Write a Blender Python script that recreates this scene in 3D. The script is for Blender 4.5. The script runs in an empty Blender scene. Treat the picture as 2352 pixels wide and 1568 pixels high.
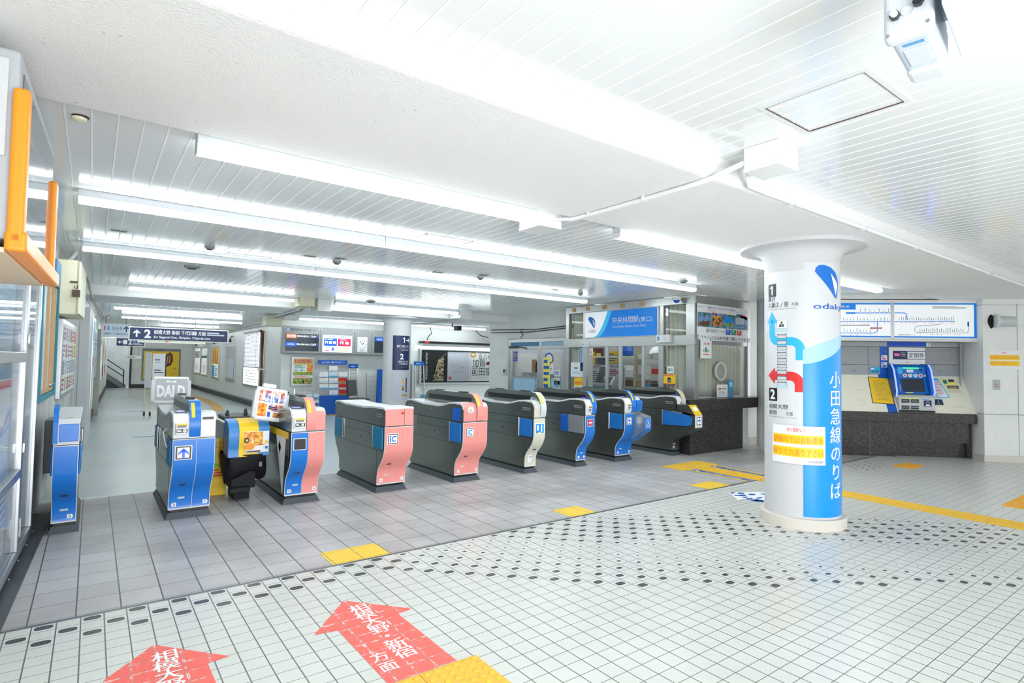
import bpy, bmesh, math, random
from mathutils import Matrix, Vector
from mathutils.geometry import tessellate_polygon
S = bpy.context.scene
COL = S.collection
random.seed(7)

# ---------------------------------------------------------------- camera, world, exposure
cam = bpy.data.cameras.new('camera')
cam.sensor_width = 36.0
cam.lens = 19.887
cam.clip_start = 0.02
cam.clip_end = 200
camo = bpy.data.objects.new('camera', cam)
COL.objects.link(camo)
camo.matrix_world = Matrix(((0.803034, -0.035711, -0.594863, 0.0), (-0.595714, -0.021011, -0.802922, 0.0), (0.016174, 0.999141, -0.038146, 1.5), (0, 0, 0, 1)))
S.camera = camo

W = bpy.data.worlds.new('daylight')
S.world = W
W.use_nodes = True
WB = W.node_tree.nodes['Background']
WB.inputs[0].default_value = (0.93, 0.97, 1.0, 1)
WB.inputs[1].default_value = 1.4
S.view_settings.view_transform = 'Standard'
S.view_settings.look = 'None'
S.view_settings.gamma = 1.0
S.view_settings.use_curve_mapping = False
S.view_settings.exposure = 0.60
S.cycles.use_denoising = True
S.cycles.max_bounces = 8
S.cycles.diffuse_bounces = 5
S.cycles.glossy_bounces = 4
S.cycles.caustics_reflective = False
S.cycles.caustics_refractive = False
S.cycles.sample_clamp_indirect = 6.0
TUBE = 13.0          # radiance of the fluorescent tubes

# daylight coming in through the open station front, behind the camera
al = bpy.data.lights.new('entrance_daylight', 'AREA')
al.shape = 'RECTANGLE'; al.size = 5.5; al.size_y = 1.6
al.energy = 262.0; al.color = (0.97, 0.985, 1.0)
alo = bpy.data.objects.new('entrance_daylight', al)
COL.objects.link(alo)
alo.location = (0.5, -2.8, 0.7)
alo.rotation_euler = (math.radians(120), 0, math.radians(-4))   # shines towards +Y

# ---------------------------------------------------------------- materials
def lin(c):
    c /= 255.0
    return c / 12.92 if c <= 0.04045 else ((c + 0.055) / 1.055) ** 2.4
def rgb(r, g, b):
    return (lin(r), lin(g), lin(b), 1.0)
M = {}
def mat(name, c, rough=0.5, metal=0.0, spec=0.5, emit=0.0, alpha=1.0, trans=0.0, coat=0.0):
    m = bpy.data.materials.new(name); m.use_nodes = True
    b = m.node_tree.nodes['Principled BSDF']
    b.inputs['Base Color'].default_value = rgb(*c)
    b.inputs['Roughness'].default_value = rough
    b.inputs['Metallic'].default_value = metal
    b.inputs['Specular IOR Level'].default_value = spec
    b.inputs['Coat Weight'].default_value = coat
    b.inputs['Coat Roughness'].default_value = 0.08
    if emit:
        b.inputs['Emission Color'].default_value = rgb(*c)
        b.inputs['Emission Strength'].default_value = emit
    b.inputs['Alpha'].default_value = alpha
    b.inputs['Transmission Weight'].default_value = trans
    M[name] = m
    return m

class E:
    """tiny expression wrapper over shader sockets"""
    nt = None
    def __init__(s, v): s.v = v
    @staticmethod
    def op(o, *a):
        n = E.nt.nodes.new('ShaderNodeMath'); n.operation = o
        for i, x in enumerate(a):
            x = x.v if isinstance(x, E) else x
            if isinstance(x, (int, float)): n.inputs[i].default_value = x
            else: E.nt.links.new(x, n.inputs[i])
        return E(n.outputs[0])
    def __add__(s, o): return E.op('ADD', s, o)
    def __radd__(s, o): return E.op('ADD', o, s)
    def __sub__(s, o): return E.op('SUBTRACT', s, o)
    def __rsub__(s, o): return E.op('SUBTRACT', o, s)
    def __mul__(s, o): return E.op('MULTIPLY', s, o)
    def __rmul__(s, o): return E.op('MULTIPLY', o, s)
    def __truediv__(s, o): return E.op('DIVIDE', s, o)
    def __lt__(s, o): return E.op('LESS_THAN', s, o)
    def __gt__(s, o): return E.op('GREATER_THAN', s, o)
    def floor(s): return E.op('FLOOR', s)
    def fract(s): return E.op('FRACT', s)
    def abs(s): return E.op('ABSOLUTE', s)
    def mod(s, o): return E.op('FLOORED_MODULO', s, o)
    def max(s, o): return E.op('MAXIMUM', s, o)
    def min(s, o): return E.op('MINIMUM', s, o)
    def pow(s, o): return E.op('POWER', s, o)
def begin(m):
    E.nt = m.node_tree
    tc = E.nt.nodes.new('ShaderNodeTexCoord')
    sp = E.nt.nodes.new('ShaderNodeSeparateXYZ')
    E.nt.links.new(tc.outputs['Object'], sp.inputs[0])
    return E(sp.outputs[0]), E(sp.outputs[1]), E(sp.outputs[2]), tc.outputs['Object']
def mix(fac, a, b):
    n = E.nt.nodes.new('ShaderNodeMix'); n.data_type = 'RGBA'
    for s, x in ((0, fac), (6, a), (7, b)):
        x = x.v if isinstance(x, E) else x
        if isinstance(x, (int, float, tuple)): n.inputs[s].default_value = x
        else: E.nt.links.new(x, n.inputs[s])
    return n.outputs[2]
def noise(vec, scale, detail=4, rough=0.55):
    n = E.nt.nodes.new('ShaderNodeTexNoise')
    n.inputs['Scale'].default_value = scale; n.inputs['Detail'].default_value = detail; n.inputs['Roughness'].default_value = rough
    E.nt.links.new(vec, n.inputs['Vector'])
    return E(n.outputs[0])
def ramp(x, lo, hi):
    n = E.nt.nodes.new('ShaderNodeMapRange'); n.clamp = True
    E.nt.links.new(x.v, n.inputs[0]); n.inputs[1].default_value = lo; n.inputs[2].default_value = hi
    return E(n.outputs[0])
def set_col(m, c): m.node_tree.links.new(c, m.node_tree.nodes['Principled BSDF'].inputs['Base Color'])
def bump(m, h, strength=0.3, dist=0.01):
    n = m.node_tree.nodes.new('ShaderNodeBump'); n.inputs['Strength'].default_value = strength; n.inputs['Distance'].default_value = dist
    m.node_tree.links.new(h.v, n.inputs['Height'])
    m.node_tree.links.new(n.outputs[0], m.node_tree.nodes['Principled BSDF'].inputs['Normal'])

# white stucco of the beams and columns, with soot specks
m = mat('stucco', (242, 242, 242), 0.85); x, y, z, v = begin(m)
n1 = noise(v, 70, 5, 0.7); n2 = noise(v, 38, 2); n3 = noise(v, 2.2, 3)
sp_ = ramp(n2, 0.735, 0.78)
set_col(m, mix(sp_ * 0.6, mix(ramp(n3, 0.35, 0.7) * 0.25, rgb(250, 250, 250), rgb(238, 238, 237)), rgb(120, 116, 108)))
bump(m, n1, 0.75, 0.018)
m = mat('column_paint', (226, 226, 228), 0.75); x, y, z, v = begin(m)
n1 = noise(v, 70, 5, 0.7); n2 = noise(v, 30, 3)
set_col(m, mix(ramp(n2, 0.66, 0.72) * 0.3, mix(n1, rgb(208, 209, 211), rgb(222, 222, 224)), rgb(150, 150, 148)))
bump(m, n1, 0.8, 0.012)
# painted wall panels, slightly scuffed
m = mat('wall_paint', (232, 235, 233), 0.42); x, y, z, v = begin(m)
n1 = noise(v, 3.0, 6); n2 = noise(v, 22, 3)
set_col(m, mix(ramp(n2, 0.68, 0.74) * 0.35, mix(ramp(n1, 0.35, 0.75) * 0.5, rgb(233, 235, 232), rgb(214, 217, 213)), rgb(150, 150, 146)))
bump(m, noise(v, 120, 2), 0.06, 0.004)
# rough painted wall low on the left, grimy plaster
m = mat('wall_plaster', (205, 207, 203), 0.7); x, y, z, v = begin(m)
n1 = noise(v, 2.5, 6); n2 = noise(v, 60, 4)
set_col(m, mix(ramp(n1, 0.4, 0.7), rgb(216, 218, 213), rgb(176, 178, 174)))
bump(m, n2, 0.5, 0.01)
# gloss white aluminium ceiling slats
m = mat('slat', (226, 229, 231), 0.12, 0.0, 0.62); x, y, z, v = begin(m)
bump(m, noise(v, 1.6, 2), 0.03, 0.03)
mat('slat_gap', (246, 247, 247), 0.5)
# speckled granite
m = mat('granite', (50, 47, 48), 0.18); x, y, z, v = begin(m)
vo = E.nt.nodes.new('ShaderNodeTexVoronoi'); vo.inputs['Scale'].default_value = 120; E.nt.links.new(v, vo.inputs['Vector'])
spv = E.nt.nodes.new('ShaderNodeSeparateXYZ'); E.nt.links.new(vo.outputs['Color'], spv.inputs[0])
n1 = noise(v, 110, 3)
set_col(m, mix(ramp(E(spv.outputs[0]), 0.6, 0.85) * 0.7, mix(ramp(n1, 0.4, 0.65), rgb(24, 24, 27), rgb(56, 53, 53)), rgb(98, 92, 90)))
# brushed stainless
m = mat('steel', (188, 190, 188), 0.3, 0.75); x, y, z, v = begin(m)
bump(m, noise(v, 30, 2), 0.03, 0.01)
m = mat('gate_steel', (126, 131, 126), 0.27, 0.82)
mat('alu', (196, 199, 201), 0.32, 1.0)
mat('dark_alu', (120, 124, 128), 0.35, 1.0)
mat('chrome', (215, 217, 220), 0.12, 1.0)
mat('skirt', (62, 70, 78), 0.45)
mat('lamp_housing', (206, 210, 214), 0.4)
mat('white_plastic', (232, 234, 235), 0.35)
mat('grey_plastic', (176, 180, 184), 0.4)
mat('offwhite', (238, 238, 236), 0.4)
mat('white', (240, 241, 242), 0.45)
mat('vinyl_white', (210, 212, 215), 0.4)
mat('camera_white', (196, 202, 208), 0.4)
mat('camera_shell', (186, 196, 208), 0.35)
mat('cream', (222, 217, 190), 0.5)
mat('beige_plastic', (214, 212, 194), 0.4)
mat('black', (14, 15, 17), 0.35)
mat('black_cloth', (12, 15, 22), 0.7)
mat('dark_grey', (52, 56, 60), 0.5)
mat('mid_grey', (128, 132, 136), 0.5)
mat('light_grey', (198, 202, 205), 0.5)
mat('pale_grey', (216, 219, 221), 0.5)
mat('warm_grey', (170, 166, 158), 0.6)
mat('pink', (236, 148, 142), 0.42)
mat('gate_blue', (22, 116, 208), 0.32)
mat('sky_blue', (0, 146, 228), 0.35)
mat('flap_blue', (20, 112, 196), 0.55)
mat('flap_teal', (24, 124, 168), 0.55)
mat('navy', (26, 46, 88), 0.42)
mat('sign_blue', (0, 110, 206), 0.4)
mat('mid_blue', (14, 92, 190), 0.4)
mat('cyan', (40, 178, 236), 0.4)
mat('pale_blue', (168, 210, 238), 0.45)
mat('ice_blue', (214, 230, 242), 0.45)
mat('teal_paint', (16, 130, 152), 0.45)
mat('slate_blue', (86, 148, 190), 0.5)
mat('red', (214, 42, 44), 0.45)
mat('coral', (246, 98, 84), 0.55)
mat('crimson', (172, 34, 70), 0.45)
mat('magenta', (222, 72, 140), 0.45)
mat('orange', (246, 148, 24), 0.38)
mat('pale_orange', (246, 190, 130), 0.5)
mat('yellow', (250, 206, 34), 0.45)
mat('tactile', (232, 188, 60), 0.6)
mat('amber', (240, 176, 50), 0.6)
mat('lemon', (250, 238, 110), 0.5)
mat('green', (30, 140, 92), 0.45)
mat('leaf', (120, 158, 60), 0.6)
mat('gold', (196, 150, 50), 0.4)
mat('brown', (112, 66, 44), 0.6)
mat('tan', (206, 164, 116), 0.6)
mat('sash_wood', (196, 160, 116), 0.6)
mat('ply', (222, 204, 176), 0.6)
mat('paper', (236, 238, 240), 0.6)
mat('silver_paper', (196, 201, 210), 0.5)
mat('road_white', (244, 244, 244), 0.55)
mat('rust', (92, 70, 56), 0.8)
mat('stone_base', (214, 208, 198), 0.7)
mat('curtain', (236, 240, 224), 0.85)
mat('panel_grey', (158, 162, 166), 0.5)
mat('slope_cream', (236, 234, 216), 0.5)
mat('cover_blue', (58, 134, 206), 0.35)
mat('window_glow', (240, 244, 248), 0.4, emit=1.3)
mat('lime', (150, 200, 60), 0.5)
mat('frosted', (206, 214, 220), 0.3)
mat('tube', (241, 250, 252), 0.4, emit=TUBE)
mat('board_grey', (150, 154, 154), 0.45)
mat('screen_white', (226, 232, 240), 0.3, emit=0.42)
mat('screen_cream', (250, 246, 214), 0.3, emit=0.8)
mat('screen_blue', (30, 84, 220), 0.3, emit=0.55)
mat('screen_ltblue', (120, 180, 240), 0.3, emit=0.7)
mat('screen_red', (196, 34, 80), 0.3, emit=0.4)
mat('screen_orange', (240, 120, 90), 0.3, emit=0.7)
mat('screen_dark', (40, 48, 60), 0.2, emit=0.12)
mat('led_red', (240, 30, 50), 0.3, emit=1.0)
mat('led_blue', (90, 105, 255), 0.3, emit=2.6)
mat('led_green', (60, 220, 110), 0.3, emit=1.2)
mat('led_violet', (120, 130, 250), 0.3, emit=0.9)
mat('lit_white', (236, 239, 242), 0.4, emit=0.22)
mat('lit_blue', (0, 126, 222), 0.4, emit=0.16)
mat('lit_cyan', (60, 186, 240), 0.4, emit=0.16)
mat('lit_navy', (0, 60, 160), 0.4, emit=0.3)
m = mat('glass', (20, 30, 34), 0.02, trans=0.0, spec=0.8, alpha=0.16)
m = mat('case_glass', (120, 150, 170), 0.03, spec=0.9, alpha=0.28)
mat('smoke_glass', (96, 104, 114), 0.05, spec=0.8)
mat('acrylic', (200, 215, 225), 0.1, alpha=0.3)
m = mat('photo_hill', (70, 110, 130), 0.4); x, y, z, v = begin(m)
n1 = noise(v, 9, 3); set_col(m, mix(ramp(n1, 0.4, 0.6), rgb(60, 100, 70), rgb(120, 160, 210)))
m = mat('photo_warm', (160, 90, 40), 0.4); x, y, z, v = begin(m)
n1 = noise(v, 16, 3); set_col(m, mix(ramp(n1, 0.4, 0.62), rgb(92, 40, 20), rgb(240, 170, 80)))
m = mat('photo_food', (220, 110, 30), 0.4); x, y, z, v = begin(m)
n1 = noise(v, 30, 3); set_col(m, mix(ramp(n1, 0.42, 0.6), rgb(222, 92, 24), rgb(250, 200, 70)))
m = mat('photo_sepia', (60, 50, 40), 0.4); x, y, z, v = begin(m)
n1 = noise(v, 12, 4); set_col(m, mix(ramp(n1, 0.42, 0.62), rgb(24, 22, 20), rgb(206, 188, 150)))
m = mat('photo_plum', (90, 60, 66), 0.4); x, y, z, v = begin(m)
n1 = noise(v, 8, 3); set_col(m, mix(ramp(n1, 0.4, 0.62), rgb(116, 84, 92), rgb(220, 220, 224)))
m = mat('photo_green', (120, 150, 60), 0.4); x, y, z, v = begin(m)
n1 = noise(v, 26, 3); set_col(m, mix(ramp(n1, 0.42, 0.6), rgb(60, 120, 60), rgb(206, 206, 90)))
m = mat('photo_mixed', (200, 200, 210), 0.4); x, y, z, v = begin(m)
n1 = noise(v, 24, 3); n2 = noise(v, 7, 2)
set_col(m, mix(ramp(n2, 0.46, 0.56), mix(ramp(n1, 0.44, 0.56), rgb(240, 240, 244), rgb(66, 118, 200)), mix(ramp(n1, 0.44, 0.56), rgb(236, 190, 160), rgb(206, 74, 70))))
m = mat('office_clutter', (150, 150, 150), 0.6); x, y, z, v = begin(m)
n1 = noise(v, 4, 3); set_col(m, mix(ramp(n1, 0.4, 0.65), rgb(200, 204, 204), rgb(110, 116, 118)))

# ---- floors
def dirt(v): return ramp(noise(v, 0.9, 6), 0.42, 0.75)
m = mat('floor_white_tile', (226, 226, 222), 0.3); x, y, z, v = begin(m)
PX, PY, Y0 = 0.108, 0.105, 4.13
fx = (x / PX).fract(); fy = ((Y0 - y) / PY).fract()
ix = (x / PX).floor(); iy = ((Y0 - y) / PY).floor()
gx = (fx < 0.035) + (fx > 0.975); gy = (fy < 0.02) + (fy > 0.98)
grout = (gx + gy).min(1.0)
cx = (ix + 0.5) * PX; cy = Y0 - (iy + 0.5) * PY
u = cx + cy; w = cx - cy
wp = w.max(0.0)
ub = (wp * 0.19 + 5.58).min(6.5)
left_zone = (cy > 3.82) * (cx < 1.95) * 0.74
low = (u > ub) * (1.0 - (u - ub) / (6.95 - ub)).max(0.0).min(1.0) * 0.68 * (w < 5.6)
uc = wp.min(2.0) * 0.38 + 7.42
up = ((1.0 - (u - uc).abs() / 0.9) * 1.7).max(0.0).min(1.0) * 0.64 * (w < 5.6)
patch = (cx > 9.15) * (cx < 10.2) * (cy > 3.62) * 0.5
s = left_zone.max(low).max(up).max(patch) * ((ix + iy).mod(2.0) < 0.5) * (cx > -0.35)
dx = ((fx - 0.5).abs() / (s * 0.52 + 0.0001)).pow(3.4); dy = ((fy - 0.5).abs() / (s * 0.36 + 0.0001)).pow(3.4)
dot = ((dx + dy) < 1.0) * (s > 0.1)
tint = noise(v, 3.5, 3)
base = mix(tint, rgb(218, 219, 214), rgb(204, 206, 200))
base = mix(dirt(v) * 0.22, base, rgb(176, 176, 170))
base = mix(dot, base, rgb(58, 62, 64))
set_col(m, mix(grout, base, rgb(98, 98, 96)))
bump(m, 1.0 - grout, 0.2, 0.003)
m = mat('floor_grey_tile', (190, 188, 188), 0.4); x, y, z, v = begin(m)
QX, QY = 0.2165, 0.247
fx = ((x + 0.027) / QX).fract(); fy = ((y - 4.16) / QY).fract()
gx = (fx < 0.038); gy = (fy < 0.024)
gr = (gx + gy).min(1.0)
n1 = noise(v, 260, 2); n2 = noise(v, 1.1, 6)
cell = E.nt.nodes.new('ShaderNodeTexWhiteNoise'); cell.noise_dimensions = '2D'
cb = E.nt.nodes.new('ShaderNodeCombineXYZ'); E.nt.links.new(((x + 0.027) / QX).floor().v, cb.inputs[0]); E.nt.links.new(((y - 4.16) / QY).floor().v, cb.inputs[1])
E.nt.links.new(cb.outputs[0], cell.inputs['Vector'])
base = mix(n1, rgb(166, 164, 165), rgb(194, 192, 192))
base = mix(E(cell.outputs[0]) * 0.28, base, rgb(226, 224, 224))
base = mix(ramp(n2, 0.42, 0.72) * 0.6, base, rgb(128, 124, 120))
set_col(m, mix(gr, base, rgb(92, 92, 92)))
bump(m, n1 * 0.4 + (1.0 - gr), 0.2, 0.003)
m = mat('floor_vinyl', (182, 190, 190), 0.28); x, y, z, v = begin(m)
n1 = noise(v, 180, 2); n2 = noise(v, 0.8, 6)
base = mix(n1, rgb(176, 186, 186), rgb(198, 206, 206))
set_col(m, mix(ramp(n2, 0.45, 0.8) * 0.35, base, rgb(142, 152, 152)))
m = mat('asphalt', (170, 170, 168), 0.8)
m = mat('drain_metal', (84, 90, 96), 0.4, 0.6); x, y, z, v = begin(m)
n1 = noise(v, 4, 5); set_col(m, mix(n1, rgb(62, 68, 74), rgb(112, 118, 124)))
m = mat('concrete', (176, 182, 180), 0.7); x, y, z, v = begin(m)
n1 = noise(v, 1.6, 6); set_col(m, mix(n1, rgb(150, 158, 156), rgb(200, 206, 204)))

# ---------------------------------------------------------------- mesh helpers
class MB:
    def __init__(s): s.v = []; s.f = []; s.m = []; s.mats = []; s.sm = []
    def mi(s, mt):
        if mt not in s.mats: s.mats.append(mt)
        return s.mats.index(mt)
    def add(s, vs, fs, mt, smooth=False):
        o = len(s.v); s.v += [tuple(p) for p in vs]; i = s.mi(mt)
        for f in fs: s.f.append([o + k for k in f]); s.m.append(i); s.sm.append(smooth)
        return s
    def box(s, x0, x1, y0, y1, z0, z1, mt):
        return s.add([(x, y, z) for x in (x0, x1) for y in (y0, y1) for z in (z0, z1)],
                     [(0, 1, 3, 2), (4, 6, 7, 5), (0, 4, 5, 1), (2, 3, 7, 6), (0, 2, 6, 4), (1, 5, 7, 3)], mt)
    def prism(s, pts, a0, a1, mt, axis='x', smooth=False, cap=True):
        """closed profile extruded along an axis; pts are the two other coordinates in order"""
        n = len(pts)
        def P(p, a):
            return (a, p[0], p[1]) if axis == 'x' else (p[0], a, p[1]) if axis == 'y' else (p[0], p[1], a)
        vs = [P(p, a0) for p in pts] + [P(p, a1) for p in pts]
        fs = [(i, (i + 1) % n, n + (i + 1) % n, n + i) for i in range(n)]
        s.add(vs, fs, mt, smooth)
        if cap: s.add(vs, [tuple(range(n))[::-1], tuple(range(n, 2 * n))], mt)
        return s
    def lathe(s, prof, c, mt, seg=48, axis='z', smooth=True):
        vs = []; n = len(prof)
        for k in range(seg):
            a = 2 * math.pi * k / seg
            for r, h in prof:
                p = (r * math.cos(a), r * math.sin(a), h)
                if axis == 'y': p = (p[0], p[2], p[1])
                if axis == 'x': p = (p[2], p[0], p[1])
                vs.append((c[0] + p[0], c[1] + p[1], c[2] + p[2]))
        fs = []
        for k in range(seg):
            for j in range(n - 1):
                a, b = k * n + j, ((k + 1) % seg) * n + j
                fs.append((a, b, b + 1, a + 1))
        return s.add(vs, fs, mt, smooth)
    def cyl(s, c, r, h0, h1, mt, axis='z', seg=24):
        return s.lathe([(0.0001, h0), (r, h0), (r, h1), (0.0001, h1)], c, mt, seg, axis, False)
    def tube(s, path, r, mt, seg=10):
        path = [Vector(p) for p in path]; n = len(path); vs = []
        up = Vector((0, 0, 1))
        for i, p in enumerate(path):
            t = (path[min(i + 1, n - 1)] - path[max(i - 1, 0)]).normalized()
            a = t.cross(up)
            if a.length < 1e-3: a = t.cross(Vector((1, 0, 0)))
            a.normalize(); b = t.cross(a)
            for k in range(seg):
                q = 2 * math.pi * k / seg
                vs.append(p + a * (r * math.cos(q)) + b * (r * math.sin(q)))
        fs = [(i * seg + k, i * seg + (k + 1) % seg, (i + 1) * seg + (k + 1) % seg, (i + 1) * seg + k) for i in range(n - 1) for k in range(seg)]
        fs += [tuple(range(seg))[::-1], tuple((n - 1) * seg + k for k in range(seg))]
        return s.add(vs, fs, mt, True)
    def build(s, name, parent=None, bev=0.0, loc=(0, 0, 0), rot=(0, 0, 0), seg=2):
        me = bpy.data.meshes.new(name)
        me.from_pydata(s.v, [], s.f)
        for mt in s.mats: me.materials.append(M[mt])
        for p, i, sm in zip(me.polygons, s.m, s.sm): p.material_index = i; p.use_smooth = sm
        bm = bmesh.new(); bm.from_mesh(me)
        bmesh.ops.recalc_face_normals(bm, faces=bm.faces); bm.to_mesh(me); bm.free()
        if any(s.sm): me.set_sharp_from_angle(angle=math.radians(38))
        me.update()
        o = bpy.data.objects.new(name, me); COL.objects.link(o)
        o.location = loc; o.rotation_euler = rot
        if parent: o.parent = parent
        if bev:
            b = o.modifiers.new('bevel', 'BEVEL'); b.width = bev; b.segments = seg; b.limit_method = 'ANGLE'; b.angle_limit = math.radians(40)
        return o

def thing(name, label, cat, loc=(0, 0, 0), rz=0.0, group=None):
    o = bpy.data.objects.new(name, None); COL.objects.link(o)
    o.empty_display_size = 0.1
    o.location = loc; o.rotation_euler = (0, 0, rz)
    o['label'] = label; o['category'] = cat
    if group: o['group'] = group
    return o
def tag(o, label, cat, group=None, kind=None):
    o['label'] = label; o['category'] = cat
    if group: o['group'] = group
    if kind: o['kind'] = kind
    return o
def struct(o): o['kind'] = 'structure'; return o
def copy_tree(o, parent=None):
    c = o.copy(); COL.objects.link(c)
    if parent: c.parent = parent
    for ch in list(o.children): copy_tree(ch, c)
    return c
def sub(o, label): o['label'] = label; return o

_tx = {}
def text_mesh(s, bold):
    """triangulated outline of a line of lettering, height 1 = cap height about 0.73"""
    k = (s, bold)
    if k in _tx: return _tx[k]
    cu = bpy.data.curves.new('t', 'FONT'); cu.body = s; cu.size = 1.0; cu.resolution_u = 2
    cu.offset = bold
    o = bpy.data.objects.new('t', cu); COL.objects.link(o)
    dg = bpy.context.evaluated_depsgraph_get(); dg.update()
    me = bpy.data.meshes.new_from_object(o.evaluated_get(dg))
    vs = [(p.co.x, p.co.y) for p in me.vertices]; fs = [tuple(p.vertices) for p in me.polygons]
    bpy.data.objects.remove(o); bpy.data.curves.remove(cu); bpy.data.meshes.remove(me)
    _tx[k] = (vs, fs)
    return _tx[k]

class G:
    """flat printed graphics: shapes in (u right, v up), stacked in thin layers towards the viewer (-y)"""
    dup = False
    def __init__(s, step=0.0009): s.p = []; s.step = step; s.lv = 0
    def up(s): s.lv += 1; return s
    def poly(s, pts, mt, fs=None):
        if fs is None:
            fs = [tuple(range(len(pts)))] if len(pts) < 5 else [tuple(f) for f in tessellate_polygon([[Vector((a, b, 0)) for a, b in pts]])]
        s.p.append((pts, fs, mt, s.lv)); return s
    def rect(s, u0, v0, u1, v1, mt, n=1):
        pts = []; fs = []
        for i in range(n + 1):
            a = u0 + (u1 - u0) * i / n; pts += [(a, v0), (a, v1)]
        for i in range(n): fs.append((2 * i, 2 * i + 2, 2 * i + 3, 2 * i + 1))
        return s.poly(pts, mt, fs)
    def ell(s, cu, cv, ru, rv, mt, seg=28): return s.poly([(cu + ru * math.cos(2 * math.pi * k / seg), cv + rv * math.sin(2 * math.pi * k / seg)) for k in range(seg)], mt)
    def ring(s, cu, cv, ro, ri, mt, a0=0, a1=360, seg=36):
        pts = []; fs = []
        for k in range(seg + 1):
            a = math.radians(a0 + (a1 - a0) * k / seg)
            pts += [(cu + ri * math.cos(a), cv + ri * math.sin(a)), (cu + ro * math.cos(a), cv + ro * math.sin(a))]
        for k in range(seg): fs.append((2 * k, 2 * k + 1, 2 * k + 3, 2 * k + 2))
        return s.poly(pts, mt, fs)
    def line(s, pts, w, mt):
        vs = []; fs = []; n = len(pts)
        for i, (a, b) in enumerate(pts):
            p, q = pts[max(i - 1, 0)], pts[min(i + 1, n - 1)]
            dx, dy = q[0] - p[0], q[1] - p[1]; L = math.hypot(dx, dy) or 1
            vs += [(a - dy / L * w / 2, b + dx / L * w / 2), (a + dy / L * w / 2, b - dx / L * w / 2)]
        for i in range(n - 1): fs.append((2 * i, 2 * i + 1, 2 * i + 3, 2 * i + 2))
        return s.poly(vs, mt, fs)
    def arrow(s, cu, cv, h, mt, ang=0, wt=0.2, head=0.42):
        """arrow pointing up, turned by ang degrees"""
        t = wt * h; q = [(-t / 2, -h / 2), (t / 2, -h / 2), (t / 2, h * 0.12), (h * head * 0.66, -h * 0.04), (h * head, h * 0.06), (0, h / 2), (-h * head, h * 0.06), (-h * head * 0.66, -h * 0.04), (-t / 2, h * 0.12)]
        a = math.radians(ang)
        pts = [(cu + x * math.cos(a) - y * math.sin(a), cv + x * math.sin(a) + y * math.cos(a)) for x, y in q]
        return s.poly(pts, mt, [(0, 1, 2, 8), (2, 3, 4, 5), (8, 2, 5), (8, 5, 6, 7)])
    def text(s, t, u, v, h, mt, al='l', w=None, bold=0.0, shear=0.0, rot=0.0):
        """lettering whose capitals are h tall, baseline at v; w squeezes or stretches it to that width"""
        if t == '1':        # a numeral with its flag
            e = h * .19; x = u + {'l': e * 1.6, 'c': e * .35, 'r': -e * .5}[al]
            return s.poly([(x - e / 2, v), (x + e / 2, v), (x + e / 2, v + h), (x - e * .15, v + h), (x - e * 1.6, v + h * .80), (x - e * 1.6, v + h * .64), (x - e / 2, v + h * .76)], mt)
        cjk = any(ord(c) > 0x2e00 for c in t)
        vs, fs = text_mesh(t, 0.0 if cjk else bold)
        if not vs: return s
        if cjk and bold and not s.dup:          # heavier strokes for the kanji: the outline drawn twice, a hair apart
            s.dup = True
            for q in (-1, 1):
                s.lv += .25; s.text(t, u + q * bold * h * .55, v, h, mt, al, w, 0.0, shear, rot)
            s.lv -= .5; s.dup = False
        k = h / 0.70
        x0 = min(p[0] for p in vs); x1 = max(p[0] for p in vs)
        kx = k if not w else w / max(x1 - x0, 1e-6)
        wd = (x1 - x0) * kx
        ox = {'l': 0, 'c': -wd / 2, 'r': -wd}[al]
        a = math.radians(rot); pts = []
        for p in vs:
            X = (p[0] - x0) * kx + ox + shear * p[1] * k; Y = p[1] * k
            pts.append((u + X * math.cos(a) - Y * math.sin(a), v + X * math.sin(a) + Y * math.cos(a)))
        return s.poly(pts, mt, fs)
    def lines(s, u0, u1, v0, v1, n, mt, fill=0.5, seed=1):
        """rows of small print too fine to read in the photograph"""
        r = random.Random(seed)
        for i in range(n):
            v = v1 - (i + 0.5) * (v1 - v0) / n; hh = (v1 - v0) / n * fill / 2
            s.rect(u0, v - hh, u0 + (u1 - u0) * r.uniform(0.6, 1.0), v + hh, mt)
        return s
    def build(s, name, parent=None, off=0.0, fn=None, loc=(0, 0, 0), rot=(0, 0, 0), cut=None):
        mb = MB()
        fn = fn or (lambda a, b, d: (a, -d, b))
        for pts, fs, mt, lv in s.p:
            if cut:             # slice wide shapes so that they bend with a curved surface
                bm = bmesh.new(); vv = [bm.verts.new((a, b, 0)) for a, b in pts]
                for f in fs:
                    try: bm.faces.new([vv[k] for k in f])
                    except ValueError: pass
                lo = min(p[0] for p in pts); hi = max(p[0] for p in pts)
                for k in range(math.ceil(lo / cut), math.ceil(hi / cut)):
                    bmesh.ops.bisect_plane(bm, geom=bm.verts[:] + bm.edges[:] + bm.faces[:], plane_co=(k * cut, 0, 0), plane_no=(1, 0, 0))
                bm.verts.index_update(); pts = [(q.co.x, q.co.y) for q in bm.verts]; fs = [tuple(q.index for q in f.verts) for f in bm.faces]
                bm.free()
            mb.add([fn(a, b, off + s.step * (lv + 1)) for a, b in pts], fs, mt)
        me = bpy.data.meshes.new(name); me.from_pydata(mb.v, [], mb.f)
        for mt in mb.mats: me.materials.append(M[mt])
        for p, i in zip(me.polygons, mb.m): p.material_index = i
        o = bpy.data.objects.new(name, me); COL.objects.link(o)
        o.location = loc; o.rotation_euler = rot
        if parent: o.parent = parent
        return o
    # kept separate from MB.build: printed faces keep the winding they were drawn with
R90 = math.radians(90)

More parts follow.
